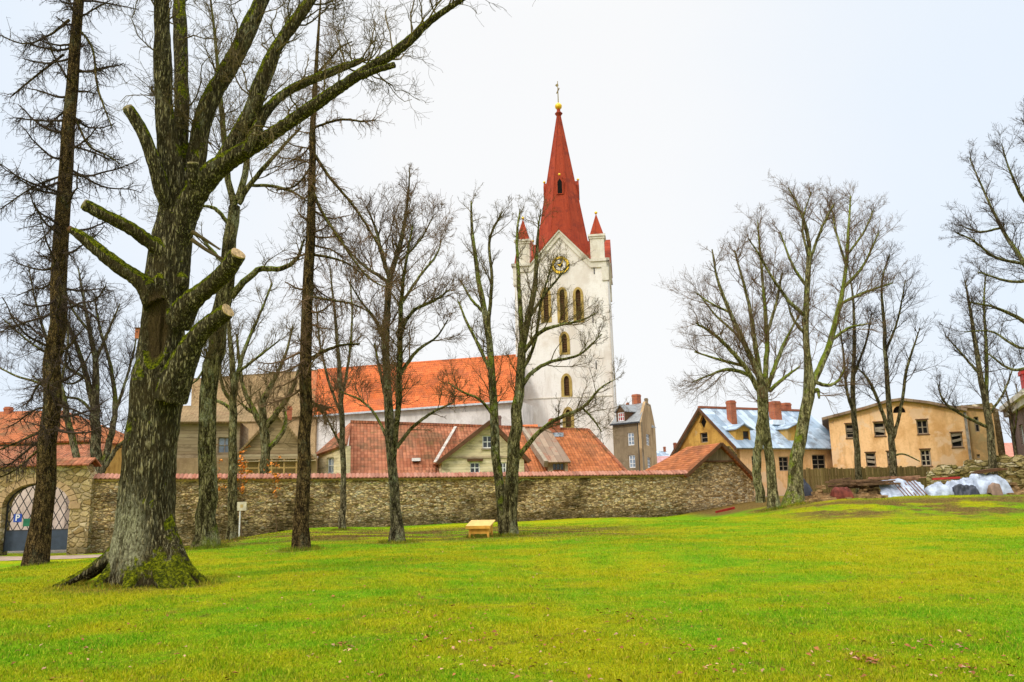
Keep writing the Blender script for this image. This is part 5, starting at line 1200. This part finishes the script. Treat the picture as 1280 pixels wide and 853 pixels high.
tree('larch_tree', 'slim larch in the middle left whose sagging boughs reach right', 27.3,
     [[(377, 684, 25), (378, 640, 22), (380, 560, 19), (383, 450, 18), (386, 330, 16), (390, 230, 12), (391, 150, 9.5), (394, 95, 7), (399, 30, 4), (404, -40, 1.5)],
      [(391, 190, 6), (412, 222, 5), (445, 262, 4), (480, 318, 3)], [(389, 232, 5), (402, 265, 5), (425, 300, 4), (458, 345, 3), (488, 362, 2)], [(386, 318, 5), (412, 322, 4), (435, 330, 3), (455, 345, 2)],
      [(384, 370, 4), (410, 375, 4), (440, 380, 3), (465, 392, 2)], [(384, 452, 7), (402, 441, 6), (425, 432, 4), (450, 430, 3)], [(394, 95, 5), (412, 75, 4), (425, 60, 3), (440, 52, 2)], [(391, 160, 4), (425, 150, 4), (455, 152, 3), (470, 150, 2)],
      [(391, 205, 4), (370, 232, 3), (345, 238, 3)]],
     22, BARK_L, TWIG, 'larch', ws=.92, dens=3.0, L1=(1.0, 3.0), zmin=4.2, n2=26, n3=7, flare=.25)
tree('linden_tree', 'stout crooked tree right behind the big oak, mossy limb reaching right', 30,
     [[(257, 682, 34), (259, 640, 28), (260, 520, 25), (268, 440, 26), (280, 370, 25), (287, 310, 21), (293, 258, 17)],
      [(293, 262, 12), (288, 236, 10), (282, 190, 9), (276, 130, 8), (270, 60, 5), (262, -10, 3)], [(296, 252, 11), (306, 220, 10), (310, 190, 9), (322, 140, 7), (345, 80, 5), (360, 20, 3)],
      [(298, 255, 9), (312, 232, 8), (330, 210, 7), (352, 185, 5), (376, 160, 3)], [(288, 372, 11), (308, 350, 10), (325, 337, 9), (350, 336, 8), (370, 325, 6), (380, 300, 3)],
      [(284, 278, 6), (270, 262, 6), (255, 258, 4), (235, 262, 2)], [(312, 232, 5), (340, 233, 5), (365, 240, 4), (385, 252, 2)], [(280, 330, 6), (262, 310, 5), (250, 296, 4), (236, 292, 2)], [(270, 430, 5), (250, 470, 3), (240, 480, 2)]],
     23, BARK_M, TWIG_M, dens=2.4, L1=(.8, 2.6), zmin=5, n2=8, n3=5, flare=.5)
tree('maple_tree', 'thin tree with forked twiggy crown close to the sign post', 39,
     [[(290, 667, 14), (291, 600, 13), (291, 540, 12), (292, 480, 10), (288, 430, 7), (284, 370, 4), (283, 320, 2)],
      [(292, 490, 7), (305, 440, 6), (322, 400, 4), (340, 355, 3)], [(292, 505, 6), (280, 488, 5), (275, 460, 4), (278, 410, 3)], [(292, 515, 6), (280, 505, 5), (262, 498, 4)], [(292, 470, 5), (318, 450, 4), (350, 425, 2)]],
     24, BARK_M, TWIG_M, dens=2.6, L1=(.7, 2.4), zmin=5, n2=7, n3=5, flare=.5)
tree('pollard_tree', 'mossy pollarded tree with stubby forks before the timber gable', 50,
     [[(331, 605, 13), (331, 560, 13), (330, 533, 13), (328, 505, 10), (336, 488, 8), (346, 468, 6), (358, 440, 4), (366, 408, 3)],
      [(328, 533, 9), (318, 515, 8), (305, 488, 6), (300, 460, 5), (296, 418, 3)], [(333, 533, 9), (345, 518, 8), (358, 500, 7), (368, 480, 5), (373, 462, 3)], [(333, 564, 8), (350, 545, 7), (357, 530, 6), (356, 515, 4)], [(320, 517, 6), (310, 512, 5), (302, 505, 3)]],
     25, BARK_M, TWIG_M, dens=2.6, L1=(.7, 2.6), zmin=3, n2=6, n3=4, flare=.2)
tree('birch_tree', 'slender small tree near the wall right of the middle larch', 41.5,
     [[(428, 664, 10), (429, 600, 8), (428, 540, 8), (425, 480, 7), (421, 420, 5), (415, 360, 3), (412, 330, 1.5)], [(427, 500, 5), (436, 450, 4), (440, 400, 3), (438, 350, 2)], [(427, 520, 4), (412, 480, 4), (400, 430, 3), (395, 380, 2)], [(428, 560, 4), (412, 530, 3), (400, 505, 2)]],
     26, BARK_G, TWIG, dens=3, L1=(.6, 2.2), zmin=3, n2=7, n3=4, flare=.4)
tree('ash_tree', 'graceful twiggy tree with twin upper stems left of the wooden box', 30.3,
     [[(496, 679, 20), (493, 610, 14), (488, 540, 14), (484, 480, 12), (482, 430, 11), (484, 380, 10), (488, 345, 9), (500, 305, 7), (507, 270, 5), (511, 235, 3), (512, 210, 1.5)],
      [(487, 348, 8), (478, 320, 6), (470, 288, 4), (458, 258, 2)], [(491, 580, 9), (498, 500, 8.5), (500, 430, 8), (502, 370, 6), (508, 325, 4), (516, 280, 2)], [(500, 412, 6), (518, 388, 5), (545, 375, 4), (562, 362, 2)],
      [(482, 432, 6), (470, 402, 5), (452, 378, 3), (436, 352, 2)], [(486, 352, 6), (462, 338, 5), (440, 318, 3), (425, 300, 2)], [(496, 560, 6), (515, 535, 5), (542, 515, 4), (568, 503, 2)], [(499, 470, 6), (520, 440, 5), (545, 422, 3), (560, 400, 2)],
      [(489, 560, 5), (470, 520, 4), (450, 500, 3), (425, 490, 2)], [(502, 380, 5), (525, 345, 4), (545, 320, 3), (552, 300, 1.5)], [(487, 520, 5), (476, 470, 4), (468, 430, 3)], [(498, 330, 4), (525, 300, 3), (542, 270, 1.5)]],
     27, BARK_G, TWIG, dens=3.6, L1=(.6, 2.1), zmin=4, n2=9, n3=6, spread=.5, flare=.45)
tree('linden_tree', 'twin stemmed tree before the white tower, limbs spreading across its wall', 33.3,
     [[(637, 668, 22), (640, 600, 19), (643, 550, 18), (650, 478, 14), (653, 431, 12), (658, 410, 10), (668, 362, 8), (671, 323, 6), (673, 285, 3), (676, 262, 1.5)],
      [(631, 668, 18), (626, 620, 14), (619, 560, 13), (616, 500, 12), (613, 440, 10), (606, 390, 9), (597, 340, 7), (590, 290, 5), (589, 252, 2.5)],
      [(653, 432, 8), (650, 378, 7), (648, 346, 6), (646, 296, 4), (650, 262, 2)], [(655, 440, 7), (672, 418, 6), (690, 409, 5), (725, 401, 3), (745, 392, 1.5)], [(648, 490, 7), (665, 466, 6), (688, 453, 5), (725, 443, 3.5), (752, 418, 1.5)],
      [(645, 575, 8), (665, 550, 7), (690, 527, 6), (728, 510, 5), (750, 486, 3), (768, 475, 1.5)], [(613, 440, 7), (611, 400, 6), (615, 350, 5), (612, 300, 4), (628, 265, 2)], [(612, 462, 6), (597, 430, 5), (583, 402, 4), (572, 375, 2)],
      [(617, 520, 5), (600, 500, 4), (578, 490, 3), (560, 478, 1.5)], [(728, 510, 3), (742, 525, 3), (752, 540, 1.5)], [(660, 400, 5), (680, 370, 4), (700, 345, 3), (712, 330, 1.5)], [(606, 392, 5), (590, 375, 4), (575, 350, 2)], [(650, 470, 6), (668, 430, 5), (676, 380, 4), (690, 330, 2)],
      [(640, 610, 4), (655, 600, 3), (668, 602, 1.5)]],
     28, BARK_M, TWIG_M, dens=2.2, L1=(.6, 2.1), zmin=4, n2=7, n3=6, spread=.45, flare=.4, rmin=.004)
tree('linden_tree', 'twin mossy stems left in the clump at the barn, fan shaped crown', 45,
     [[(967, 628, 15), (962, 571, 13), (955, 520, 13), (953, 495, 17), (949, 470, 11), (939, 448, 8), (913, 391, 6), (897, 350, 4), (890, 312, 2)],
      [(951, 628, 14), (946, 582, 12), (951, 535, 12), (953, 498, 12)], [(949, 489, 8), (931, 458, 7), (897, 422, 5), (870, 404, 2.5)], [(952, 484, 8), (944, 432, 7), (936, 381, 5), (918, 313, 2.5)], [(955, 489, 9), (959, 432, 7), (955, 370, 5), (949, 303, 3), (947, 275, 1.5)],
      [(958, 489, 7), (975, 442, 6), (985, 420, 4), (998, 395, 2)], [(962, 489, 6), (980, 473, 5), (1000, 458, 2)], [(940, 470, 6), (910, 462, 5), (885, 470, 3), (865, 478, 1.5)], [(931, 458, 5), (900, 450, 4), (868, 440, 2)], [(913, 391, 4), (890, 380, 3), (868, 365, 1.5)],
      [(939, 448, 5), (922, 420, 4), (895, 395, 3), (875, 370, 1.5)], [(958, 420, 5), (970, 380, 4), (978, 340, 2)]],
     29, BARK_P, TWIG, dens=3.2, L1=(.9, 2.9), zmin=5, n2=8, n3=5, flare=.45, group=None)
tree('linden_tree', 'tallest forked tree of the clump at the barn, thick bare trunk', 45.5,
     [[(991, 630, 24), (998, 561, 18), (1008, 510, 16), (1013, 481, 17), (1009, 448, 10), (1007, 396, 9), (1010, 344, 8), (1011, 303, 6), (1001, 265, 4), (985, 235, 2)],
      [(1014, 482, 12), (1023, 463, 10), (1037, 432, 9), (1047, 391, 8), (1055, 355, 6), (1060, 303, 5), (1063, 245, 2)], [(1007, 396, 6), (985, 375, 5), (967, 350, 4), (949, 319, 3), (935, 298, 1.5)], [(1011, 330, 5), (1024, 293, 4), (1042, 255, 2)], [(1054, 360, 5), (1078, 334, 4), (1099, 290, 2)],
      [(1050, 380, 5), (1083, 365, 4), (1116, 354, 2)], [(1018, 478, 6), (1035, 482, 5), (1048, 476, 4), (1056, 460, 2)], [(1016, 490, 8), (1022, 488, 6), (1024, 498, 3)], [(1058, 320, 4), (1080, 290, 3), (1092, 262, 1.5)], [(1009, 360, 5), (990, 330, 4), (975, 290, 2)],
      [(1040, 425, 5), (1062, 410, 4), (1085, 405, 2)], [(1008, 420, 5), (992, 400, 4), (985, 380, 2)], [(1010, 320, 4), (1003, 280, 3), (1014, 240, 1.5)], [(1057, 330, 4), (1045, 290, 3), (1040, 262, 1.5)]],
     30, BARK_P, TWIG, dens=3.2, L1=(.9, 2.7), zmin=6, n2=8, n3=5, flare=.5)
tree('elm_tree', 'slim tree with narrow crown behind the leaning white sheet, left of its pair', 52,
     [[(1074, 604, 9), (1070, 540, 8), (1066, 500, 7), (1067, 460, 6), (1068, 420, 5), (1066, 370, 3), (1060, 330, 1.5)], [(1069, 525, 5), (1058, 485, 4), (1054, 440, 3), (1048, 400, 1.5)], [(1067, 470, 4), (1082, 430, 3), (1090, 390, 1.5)]],
     31, BARK_G, TWIG_D, dens=2.8, L1=(.8, 2.6), zmin=4.5, n2=7, n3=4, flare=.4)
tree('elm_tree', 'slim tree with three rising stems before the apricot house middle', 50,
     [[(1117, 606, 10), (1114, 545, 9), (1110, 490, 7), (1107, 450, 6), (1105, 400, 5), (1102, 355, 3), (1112, 318, 1.5)], [(1113, 545, 6), (1099, 505, 5), (1086, 476, 4), (1070, 458, 1.5)], [(1117, 548, 5), (1127, 505, 4.5), (1134, 460, 4), (1150, 410, 1.5)], [(1107, 440, 4), (1122, 400, 3), (1132, 350, 1.5)], [(1116, 570, 3), (1130, 568, 2.5), (1150, 577, 1.5)]],
     32, BARK_G, TWIG_D, dens=2.8, L1=(.8, 2.7), zmin=5, n2=7, n3=4, flare=.4)
tree('elm_tree', 'dark slim tree rising from the ruined wall at the right', 48.5,
     [[(1241, 592, 11), (1238, 545, 10), (1231, 500, 9), (1222, 450, 7), (1215, 400, 5), (1206, 350, 2)], [(1233, 510, 6), (1233, 440, 5), (1230, 380, 3), (1232, 345, 1.5)], [(1236, 535, 5), (1205, 520, 4), (1180, 502, 3), (1172, 480, 1.5)], [(1226, 470, 4), (1200, 440, 3), (1182, 420, 1.5)], [(1236, 520, 4), (1255, 490, 3), (1268, 455, 1.5)]],
     33, BARK_G, TWIG_D, dens=3.0, L1=(.8, 2.4), zmin=4.5, n2=7, n3=5, flare=.3)
tree('oak_tree', 'large bare tree leaning into the picture from beyond the right edge', 38,
     [[(1345, 640, 36), (1342, 540, 30), (1338, 450, 26), (1335, 380, 20), (1340, 280, 15), (1345, 160, 8), (1350, 60, 3)], [(1338, 450, 10), (1310, 430, 8), (1280, 402, 6), (1245, 385, 4), (1212, 378, 2)], [(1336, 400, 11), (1305, 362, 9), (1280, 330, 7), (1252, 285, 5), (1228, 235, 3), (1212, 198, 1.5)],
      [(1338, 300, 9), (1305, 272, 7), (1280, 250, 5), (1263, 215, 3), (1252, 180, 1.5)], [(1336, 470, 8), (1300, 458, 6), (1265, 462, 4), (1232, 440, 2)], [(1280, 330, 5), (1245, 322, 4), (1215, 300, 3), (1196, 292, 1.5)], [(1252, 285, 4), (1225, 290, 3), (1200, 282, 1.5)], [(1338, 350, 7), (1300, 350, 6), (1262, 352, 4), (1222, 340, 2)],
      [(1340, 240, 7), (1310, 215, 5), (1290, 175, 3), (1278, 150, 1.5)], [(1305, 430, 5), (1275, 435, 4), (1240, 415, 3), (1205, 415, 1.5)]],
     34, BARK_G, TWIG_D, dens=2.8, L1=(.7, 2.2), zmin=5, n2=8, n3=5, flare=.3)
tree('linden_tree', 'many stemmed dark tree growing behind the gateway and wall', 50,
     [[(122, 600, 18), (120, 560, 15), (119, 520, 13), (120, 460, 9), (112, 415, 6), (105, 375, 4), (98, 335, 2)], [(119, 520, 9), (108, 470, 8), (95, 430, 6), (78, 388, 3), (62, 360, 1.5)], [(125, 595, 10), (139, 545, 9), (144, 500, 7), (136, 450, 5), (124, 408, 4), (118, 368, 2)], [(127, 592, 7), (145, 562, 6), (162, 546, 4), (180, 530, 2)],
      [(143, 520, 5), (156, 480, 4), (166, 445, 3), (172, 412, 1.5)], [(110, 475, 5), (85, 460, 4), (60, 440, 2)], [(120, 450, 5), (135, 415, 4), (150, 380, 2)], [(108, 470, 4), (90, 480, 3), (70, 475, 1.5)], [(112, 415, 4), (90, 385, 3), (75, 340, 1.5)], [(120, 520, 5), (100, 500, 4), (80, 495, 3), (40, 470, 1.5)]],
     35, BARK_G, TWIG_D, dens=3.0, L1=(.9, 2.8), zmin=4, n2=8, n3=5, flare=.2)
tree('elm_tree', 'leaning dark stem growing left behind the gateway roof', 49,
     [[(99, 600, 11), (96, 574, 10), (86, 530, 9), (76, 482, 7), (60, 430, 5), (45, 380, 3), (35, 330, 1.5)], [(80, 500, 5), (50, 480, 4), (20, 470, 3), (-10, 455, 2)], [(66, 445, 4), (40, 430, 3), (5, 400, 2)], [(76, 482, 4), (85, 430, 3), (82, 380, 1.5)]],
     36, BARK_G, TWIG_D, dens=3.0, L1=(.9, 2.8), zmin=4, n2=7, n3=5, flare=.2)
tree('sapling', 'thin pale sapling beside the brick house at the right edge', 55,
     [[(1272, 590, 4), (1268, 550, 3.5), (1262, 510, 3), (1255, 478, 1.5)], [(1268, 545, 2.5), (1272, 505, 2), (1270, 480, 1.2)], [(1264, 520, 2), (1250, 500, 1.2)]],
     37, BARK_G, TWIG, dens=2.5, L1=(.5, 1.6), zmin=3, n2=5, n3=3, flare=.2)

# ------------------------------------------------------------------ the old oak
def oak():
    Y = 17.0; rg = np.random.default_rng(77)
    b = at(175, 720, Y); b.z = g(b.x, b.y)
    root = thing('oak_tree', 'massive old lopped oak with mossy stubs and spreading roots on the lawn', 'tree', b); o0 = np.array(b)
    K = .5 * Y / F
    def limb(pts, dys, n=26, cap=True):
        c = crom(pts, n); dy = np.interp(np.linspace(0, 1, n), np.linspace(0, 1, len(dys)), dys)
        P = np.array([at(x, y, Y + e) for (x, y, _), e in zip(c, dy)]); r = c[:, 2] * K * (1 + dy / Y)
        return P, r
    L = []
    trunk = limb([(184, 745, 92), (184, 718, 90), (181, 690, 78), (182, 650, 68), (186, 600, 63), (188, 560, 61), (193, 520, 61), (197, 480, 64), (201, 440, 53), (204, 400, 52), (208, 360, 54), (212, 320, 53), (217, 285, 47), (220, 255, 40)], [0, 0, 0], 44)
    L.append(trunk)
    L.append(limb([(220, 285, 36), (215, 225, 35), (210, 180, 26), (205, 130, 24), (203, 60, 22), (202, 0, 20), (200, -70, 17), (204, -160, 12)], [0, -.3, -.6, -1.0]))
    L.append(limb([(224, 250, 30), (226, 200, 21), (227, 130, 19), (226, 60, 18), (224, 0, 17), (226, -80, 14)], [.1, .5, 1.0, 1.5]))
    L.append(limb([(224, 275, 26), (236, 238, 28), (245, 205, 26), (251, 160, 25), (267, 118, 24), (292, 75, 23), (318, 20, 20), (340, -30, 16), (356, -90, 12)], [0, .4, .9, 1.6]))
    L.append(limb([(222, 310, 24), (234, 262, 32), (251, 234, 31), (270, 212, 29), (296, 195, 24), (322, 180, 20), (352, 160, 17), (398, 128, 15.5), (448, 94, 15), (500, 61, 13), (540, 25, 10), (580, -2, 7), (620, -25, 4)], [-.1, -.5, -.9, -1.2, -1.3], 40))
    L.append(limb([(272, 212, 22), (297, 168, 20), (315, 132, 18), (329, 95, 18), (348, 55, 17), (385, 5, 15), (418, -45, 11)], [-.3, -.4, -.1, .4]))
    L.append(limb([(306, 192, 12), (318, 168, 14), (332, 140, 14), (354, 118, 13), (385, 102, 12), (420, 88, 11), (446, 78, 9), (455, 74, 7)], [-.9, -.7, -.3, .2]))
    L.append(limb([(298, 186, 10), (312, 152, 13), (320, 134, 14), (327, 119, 12)], [-.5, -.8, -1.0]))
    L.append(limb([(452, 95, 11), (470, 88, 10), (494, 81, 9)], [-1.2, -1.4, -1.5]))
    # stubs
    stubs = [([(214, 272, 12), (203, 240, 20), (194, 208, 18), (184, 178, 16), (172, 154, 16), (160, 136, 15)], [-.2, -.6, -.9], CUTG),
             ([(214, 325, 24), (186, 302, 19), (160, 284, 17), (132, 270, 16), (106, 256, 15)], [-.2, -.7, -1.1], CUTG),
             ([(196, 380, 34), (178, 354, 22), (150, 334, 19), (122, 312, 17), (104, 297, 14), (88, 287, 9)], [-.3, -.6, -.7], BROWN_WD),
             ([(222, 405, 38), (238, 378, 27), (262, 358, 24), (282, 340, 23), (297, 318, 21)], [-.3, -.7, -1.2], CUT),
             ([(214, 500, 40), (228, 455, 34), (246, 422, 26), (266, 402, 22), (284, 389, 20)], [-.3, -.6, -1.0], CUT),
             ([(240, 245, 16), (242, 222, 14), (241, 205, 14)], [-.4, -.6, -.7], CUTG)]
    cuts = []
    for pts, dys, mt in stubs: s_ = limb(pts, dys, 16); L.append(s_); cuts.append((s_, mt))
    # knot swellings on the trunk
    for (x, y, r_, dy) in ((176, 480, 22, -.3), (220, 482, 28, -.3), (192, 345, 20, -.25), (226, 352, 18, -.2)):
        p = np.array(at(x, y, Y + dy)); a = np.linspace(-1, 1, 8); L.append((p[None] + a[:, None] * np.array([[.03, 0, r_ * K * 1.25]]), np.maximum(.02, r_ * K * np.sqrt(1 - .98 * a ** 2))))
    # buttress roots
    for (x, y, wd, dy, y0) in ((66, 726, 15, -.4, 668), (118, 728, 22, -.7, 645), (160, 733, 26, -.9, 640), (205, 728, 26, -.9, 650), (258, 717, 22, -.3, 650), (240, 724, 26, -.7, 640), (222, 730, 22, -.9, 650), (90, 722, 15, .3, 665), (130, 715, 22, 1.2, 650), (230, 712, 22, 1.2, 650)):
        s0 = at(188 + .45 * (x - 188) * .6, y0 + 8, Y + dy * .05); e = at(x, y, Y + dy); e.z = g(e.x, e.y) - .03
        m_ = s0.lerp(e, .62); m_.z = e.z + (s0.z - e.z) * .14 + .10
        P = crom(np.array([s0, s0.lerp(m_, .5) - Vector((0, 0, .06)), m_, e, e + (e - m_) * .25 - Vector((0, 0, .12))]), 16); r_ = np.linspace(1.0, .45, 16) * wd * K; L.append((P, r_))
    Vs, Fs, nb = [], [], 0
    for P, r in L:
        d0 = P[0] - P[1]; d1 = P[-1] - P[-2]
        P2 = np.concatenate([[P[0]], P, [P[-1]]]); r2 = np.concatenate([[1e-4], r, [1e-4]])
        P2[0] += d0 * .02; P2[-1] += d1 * .02
        # lumpy limbs
        V, Fq = tubes(P2[None], r2[None], 22); Vs.append(V); Fs.append(Fq + nb); nb += len(V)
        n = len(P2) * 22; base = nb - n
        Fs.append(np.array([[base + i, base + (i + 1) % 22, base + (i + 2) % 22, base + (i + 2) % 22] for i in range(0)]).reshape(0, 4).astype(int))
    me = npmesh('oak_src', np.concatenate(Vs) - o0, np.concatenate(Fs)); src = bpy.data.objects.new('trunk', me); COL.objects.link(src)
    md = src.modifiers.new('r', 'REMESH'); md.mode = 'VOXEL'; md.voxel_size = .019
    sm = src.modifiers.new('s', 'SMOOTH'); sm.iterations = 5; sm.factor = .5
    dg = bpy.context.evaluated_depsgraph_get(); me2 = bpy.data.meshes.new_from_object(src.evaluated_get(dg))
    src.modifiers.clear(); src.data = me2; src.parent = root; me2.materials.clear(); me2.materials.append(OAK)
    n = len(me2.vertices); co = np.empty(n * 3); me2.vertices.foreach_get('co', co); co = co.reshape(-1, 3); no = np.empty(n * 3); me2.vertices.foreach_get('normal', no); no = no.reshape(-1, 3)
    from mathutils.kdtree import KDTree
    ax = [(p, q) for P, r in L for p, q in zip(P - o0, r)]; kd = KDTree(len(ax))
    for i, (p, q) in enumerate(ax): kd.insert(p, i)
    kd.balance(); dsp = np.empty(n)
    for i in range(n):
        x, y, z = co[i]
        a = mnoise.noise((x * 7.5, y * 7.5, z * 1.1)); c = mnoise.noise((x * 1.7, y * 1.7, z * 1.1 + 7)); e = mnoise.noise((x * 17, y * 17, z * 3.2))
        rl = min(max(ax[kd.find((x, y, z))[1]][1] / .30, .15), 1); dsp[i] = (.034 * (1 - 2 * abs(a)) + .05 * c + .016 * e - .020) * rl
    # long oval scar in the trunk: a hollow with a swollen lip
    sc = np.array(at(191, 404, Y - .6)) - o0; rz = 52 * K * 2 * 1.0; rx = 15 * K * 2
    q = np.sqrt(((co[:, 0] - sc[0]) / rx) ** 2 + ((co[:, 2] - sc[2]) / rz) ** 2); front = no[:, 1] < .25
    s_ = np.clip((1.0 - q) / .22, 0, 1) * front; lip = np.exp(-((q - 1.12) / .13) ** 2) * front
    dsp = dsp * (1 - .3 * s_) - .05 * s_ + .04 * lip
    co += no * dsp[:, None]; me2.vertices.foreach_set('co', co.astype(np.float32).ravel()); at_ = me2.attributes.new('scar', 'FLOAT', 'POINT'); at_.data.foreach_set('value', s_.astype(np.float32)); me2.update(); me2.shade_smooth()
    print('oak verts', n)
    for (P, r), mt in cuts:
        c = Vector(P[-1]); d = Vector(P[-1] - P[-2]).normalized(); u = d.cross(Vector((0, 0, 1))).normalized(); v = d.cross(u); m = MB(); rr = r[-1] * .93; k = 18
        ring = [c + d * .035 + (u * math.cos(t) + v * math.sin(t)) * rr * (1 + .05 * math.sin(3 * t)) for t in np.linspace(0, 2 * math.pi, k, endpoint=False)]
        m.prism(ring, -d * .12); m.build('cut_end', mt, root)
    # twigs on the living limbs
    limbs = [L[i] for i in (1, 2, 3, 4, 5, 6)]; n = 22
    PP = np.array([P[np.linspace(0, len(P) - 1, n).astype(int)] for P, r in limbs]); RR = np.array([r[np.linspace(0, len(P) - 1, n).astype(int)] for P, r in limbs])
    sl = lens(PP); wgt = np.array([.8, .8, 1, 1.5, 1.1, 1.2]) * sl; M = 95; idx = rg.choice(len(sl), M, p=wgt / wgt.sum()); t = rg.uniform(.25, 1, M)
    tips = np.repeat(np.arange(6), 4); idx = np.concatenate([idx, tips]); t = np.concatenate([t, rg.uniform(.92, 1, len(tips))])
    Vs, Fs, nb = [], [], 0
    def put(P, r, sd):
        nonlocal nb
        V, Fq = tubes(P, r, sd); Vs.append(V - o0); Fs.append(Fq + nb); nb += len(V)
    B1, r1 = spawn(PP, RR, idx, t, (.6, 1.3), .35, rg.uniform(.8, 2.3, len(idx)), 12, .26, .03, (.3, .022, .007), rg); put(B1, r1, 6)
    l1 = lens(B1); k2 = np.repeat(np.arange(len(B1)), 8); t2 = rg.uniform(.15, 1, len(k2)); B2, r2 = spawn(B1, r1, k2, t2, (.5, 1.2), .1, l1[k2] * rg.uniform(.2, .5, len(k2)), 8, .3, .02, (.6, .010, .0045), rg); put(B2, r2, 4)
    k3 = np.repeat(np.arange(len(B2)), 7); B3, r3 = spawn(B2, r2, k3, rg.uniform(.15, 1, len(k3)), (.5, 1.2), .05, lens(B2)[k3] * rg.uniform(.25, .6, len(k3)), 6, .3, .02, (.7, .007, .003), rg); put(B3, r3, 3)
    # water shoots on the trunk and the tops of the stubs
    tp = [limb([(240, 300, 8), (262, 315, 6), (290, 330, 3)], [-.4, -.5]), limb([(240, 290, 8), (252, 297, 6), (275, 312, 3)], [-.3, -.2])]
    P3 = np.array([P for P, r in tp]); R3 = np.array([r for P, r in tp]) * .8; put(P3, R3, 6)
    link('crown', npmesh('crown', np.concatenate(Vs), np.concatenate(Fs)), TWIG_M, root)
    # fresh weeds and taller grass tufts round the foot are part of the lawn
oak()

# ------------------------------------------------------------------ leaves
def leaf_quads(C, size, rg, flat=.4):
    n = len(C); a = rg.uniform(0, 2 * np.pi, n); s_ = size * rg.uniform(.6, 1.3, n)
    u = np.stack([np.cos(a), np.sin(a), rg.uniform(-flat, flat, n)], -1) * s_[:, None]; v = np.stack([-np.sin(a), np.cos(a), rg.uniform(-flat, flat, n)], -1) * (s_ * .6)[:, None]
    lift = np.zeros((n, 3)); lift[:, 2] = s_ * rg.uniform(.1, .5, n)
    V = np.stack([C - u, C - v * .9 + lift * .4, C + u, C + v + lift], 1).reshape(-1, 3)
    return V, np.arange(4 * n).reshape(-1, 4)
def leaves():
    rg = np.random.default_rng(5)
    def gpt(px, py):
        d = ray(px, py); t = 1.65 / -d.z; p = CAMP + d * t
        for _ in range(6): t *= (CAMP.z - g(p.x, p.y)) / max(CAMP.z - p.z, .01); p = CAMP + d * t
        return p
    spots = [(555, 770, 45, 6), (690, 808, 60, 6), (880, 815, 40, 5), (1080, 822, 60, 7), (560, 803, 40, 5), (430, 810, 14, 3), (895, 838, 40, 4), (1180, 810, 25, 4), (790, 772, 25, 4), (1080, 828, 14, 5), (540, 795, 25, 3), (345, 690, 14, 8), (520, 700, 30, 4), (1210, 840, 30, 6), (640, 838, 50, 4), (120, 815, 40, 3)]
    for mat, lab, size, sc in ((LEAF_B, 'scattered brown fallen leaves lying in the grass', .030, 1.0), (LEAF_P, 'scattered pale curled fallen leaves lying in the grass', .026, .5)):
        C = []
        for (px, py, w_, n) in spots:
            for _ in range(int(n * 4 * sc)):
                x = px + rg.normal() * w_; y = min(py + rg.normal() * w_ * .18, 870); p = gpt(x, max(y, 672)); C.append((p.x, p.y, g(p.x, p.y) + .035))
        for _ in range(int(700 * sc)):
            y = 5.3 * (40 / 5.3) ** rg.random(); x = rg.uniform(-.7, .7) * y
            if x < -16 and y > 30: continue
            C.append((x, y, g(x, y) + .03))
        for _ in range(int(900 * sc)):                       # under the trees by the wall
            x = rg.uniform(-14, 5); y = rg.uniform(27, 43); C.append((x, y, g(x, y) + .02))
        V, Fq = leaf_quads(np.array(C), size, rg)
        tag(link('fallen_leaves', npmesh('fallen_leaves', V, Fq, False), mat), lab, 'leaves', kind='stuff')
    # orange-leaved beech saplings against the wall
    for i, (px, py, top, n, wd, Y, lab) in enumerate(((268, 668, 556, 60, 15, 44.2, 'small sapling with orange leaves by the stout crooked tree'), (302, 667, 562, 90, 20, 45, 'small sapling with orange leaves behind the sign post'), (345, 667, 575, 40, 18, 45.6, 'small sapling with sparse orange leaves before the timber gable'))):
        b = at(px, py, Y); b.z = g(b.x, b.y); root = thing('beech_sapling', lab, 'sapling', b, 'orange leaved saplings'); o0 = np.array(b); top_ = np.array(at(px, top, Y))
        st = np.stack([np.linspace(o0, top_, 10) + rg.normal(size=(10, 3)) * .05 for _ in range(1)]); st[0, 0] = o0
        R0 = np.linspace(.03, .008, 10)[None]; idx = np.zeros(22, int); B, r = spawn(st, R0, idx, rg.uniform(.45, 1, 22), (.7, 1.3), .2, rg.uniform(.3, .9, 22), 7, .2, 0, (.5, .012, .005), rg)
        V0, F0 = tubes(st, R0, 6); V1, F1 = tubes(B, r, 4); link('trunk', npmesh('trunk', np.concatenate([V0, V1]) - o0, np.concatenate([F0, F1 + len(V0)])), TWIG, root)
        k = rg.integers(0, 22, n * 2); m_ = rg.integers(2, 7, n * 2); V, Fq = leaf_quads(B[k, m_] + rg.normal(size=(n * 2, 3)) * .06, .085, rg, 1.0); link('crown', npmesh('crown', V - o0, Fq, False), LEAF_O, root)
leaves()
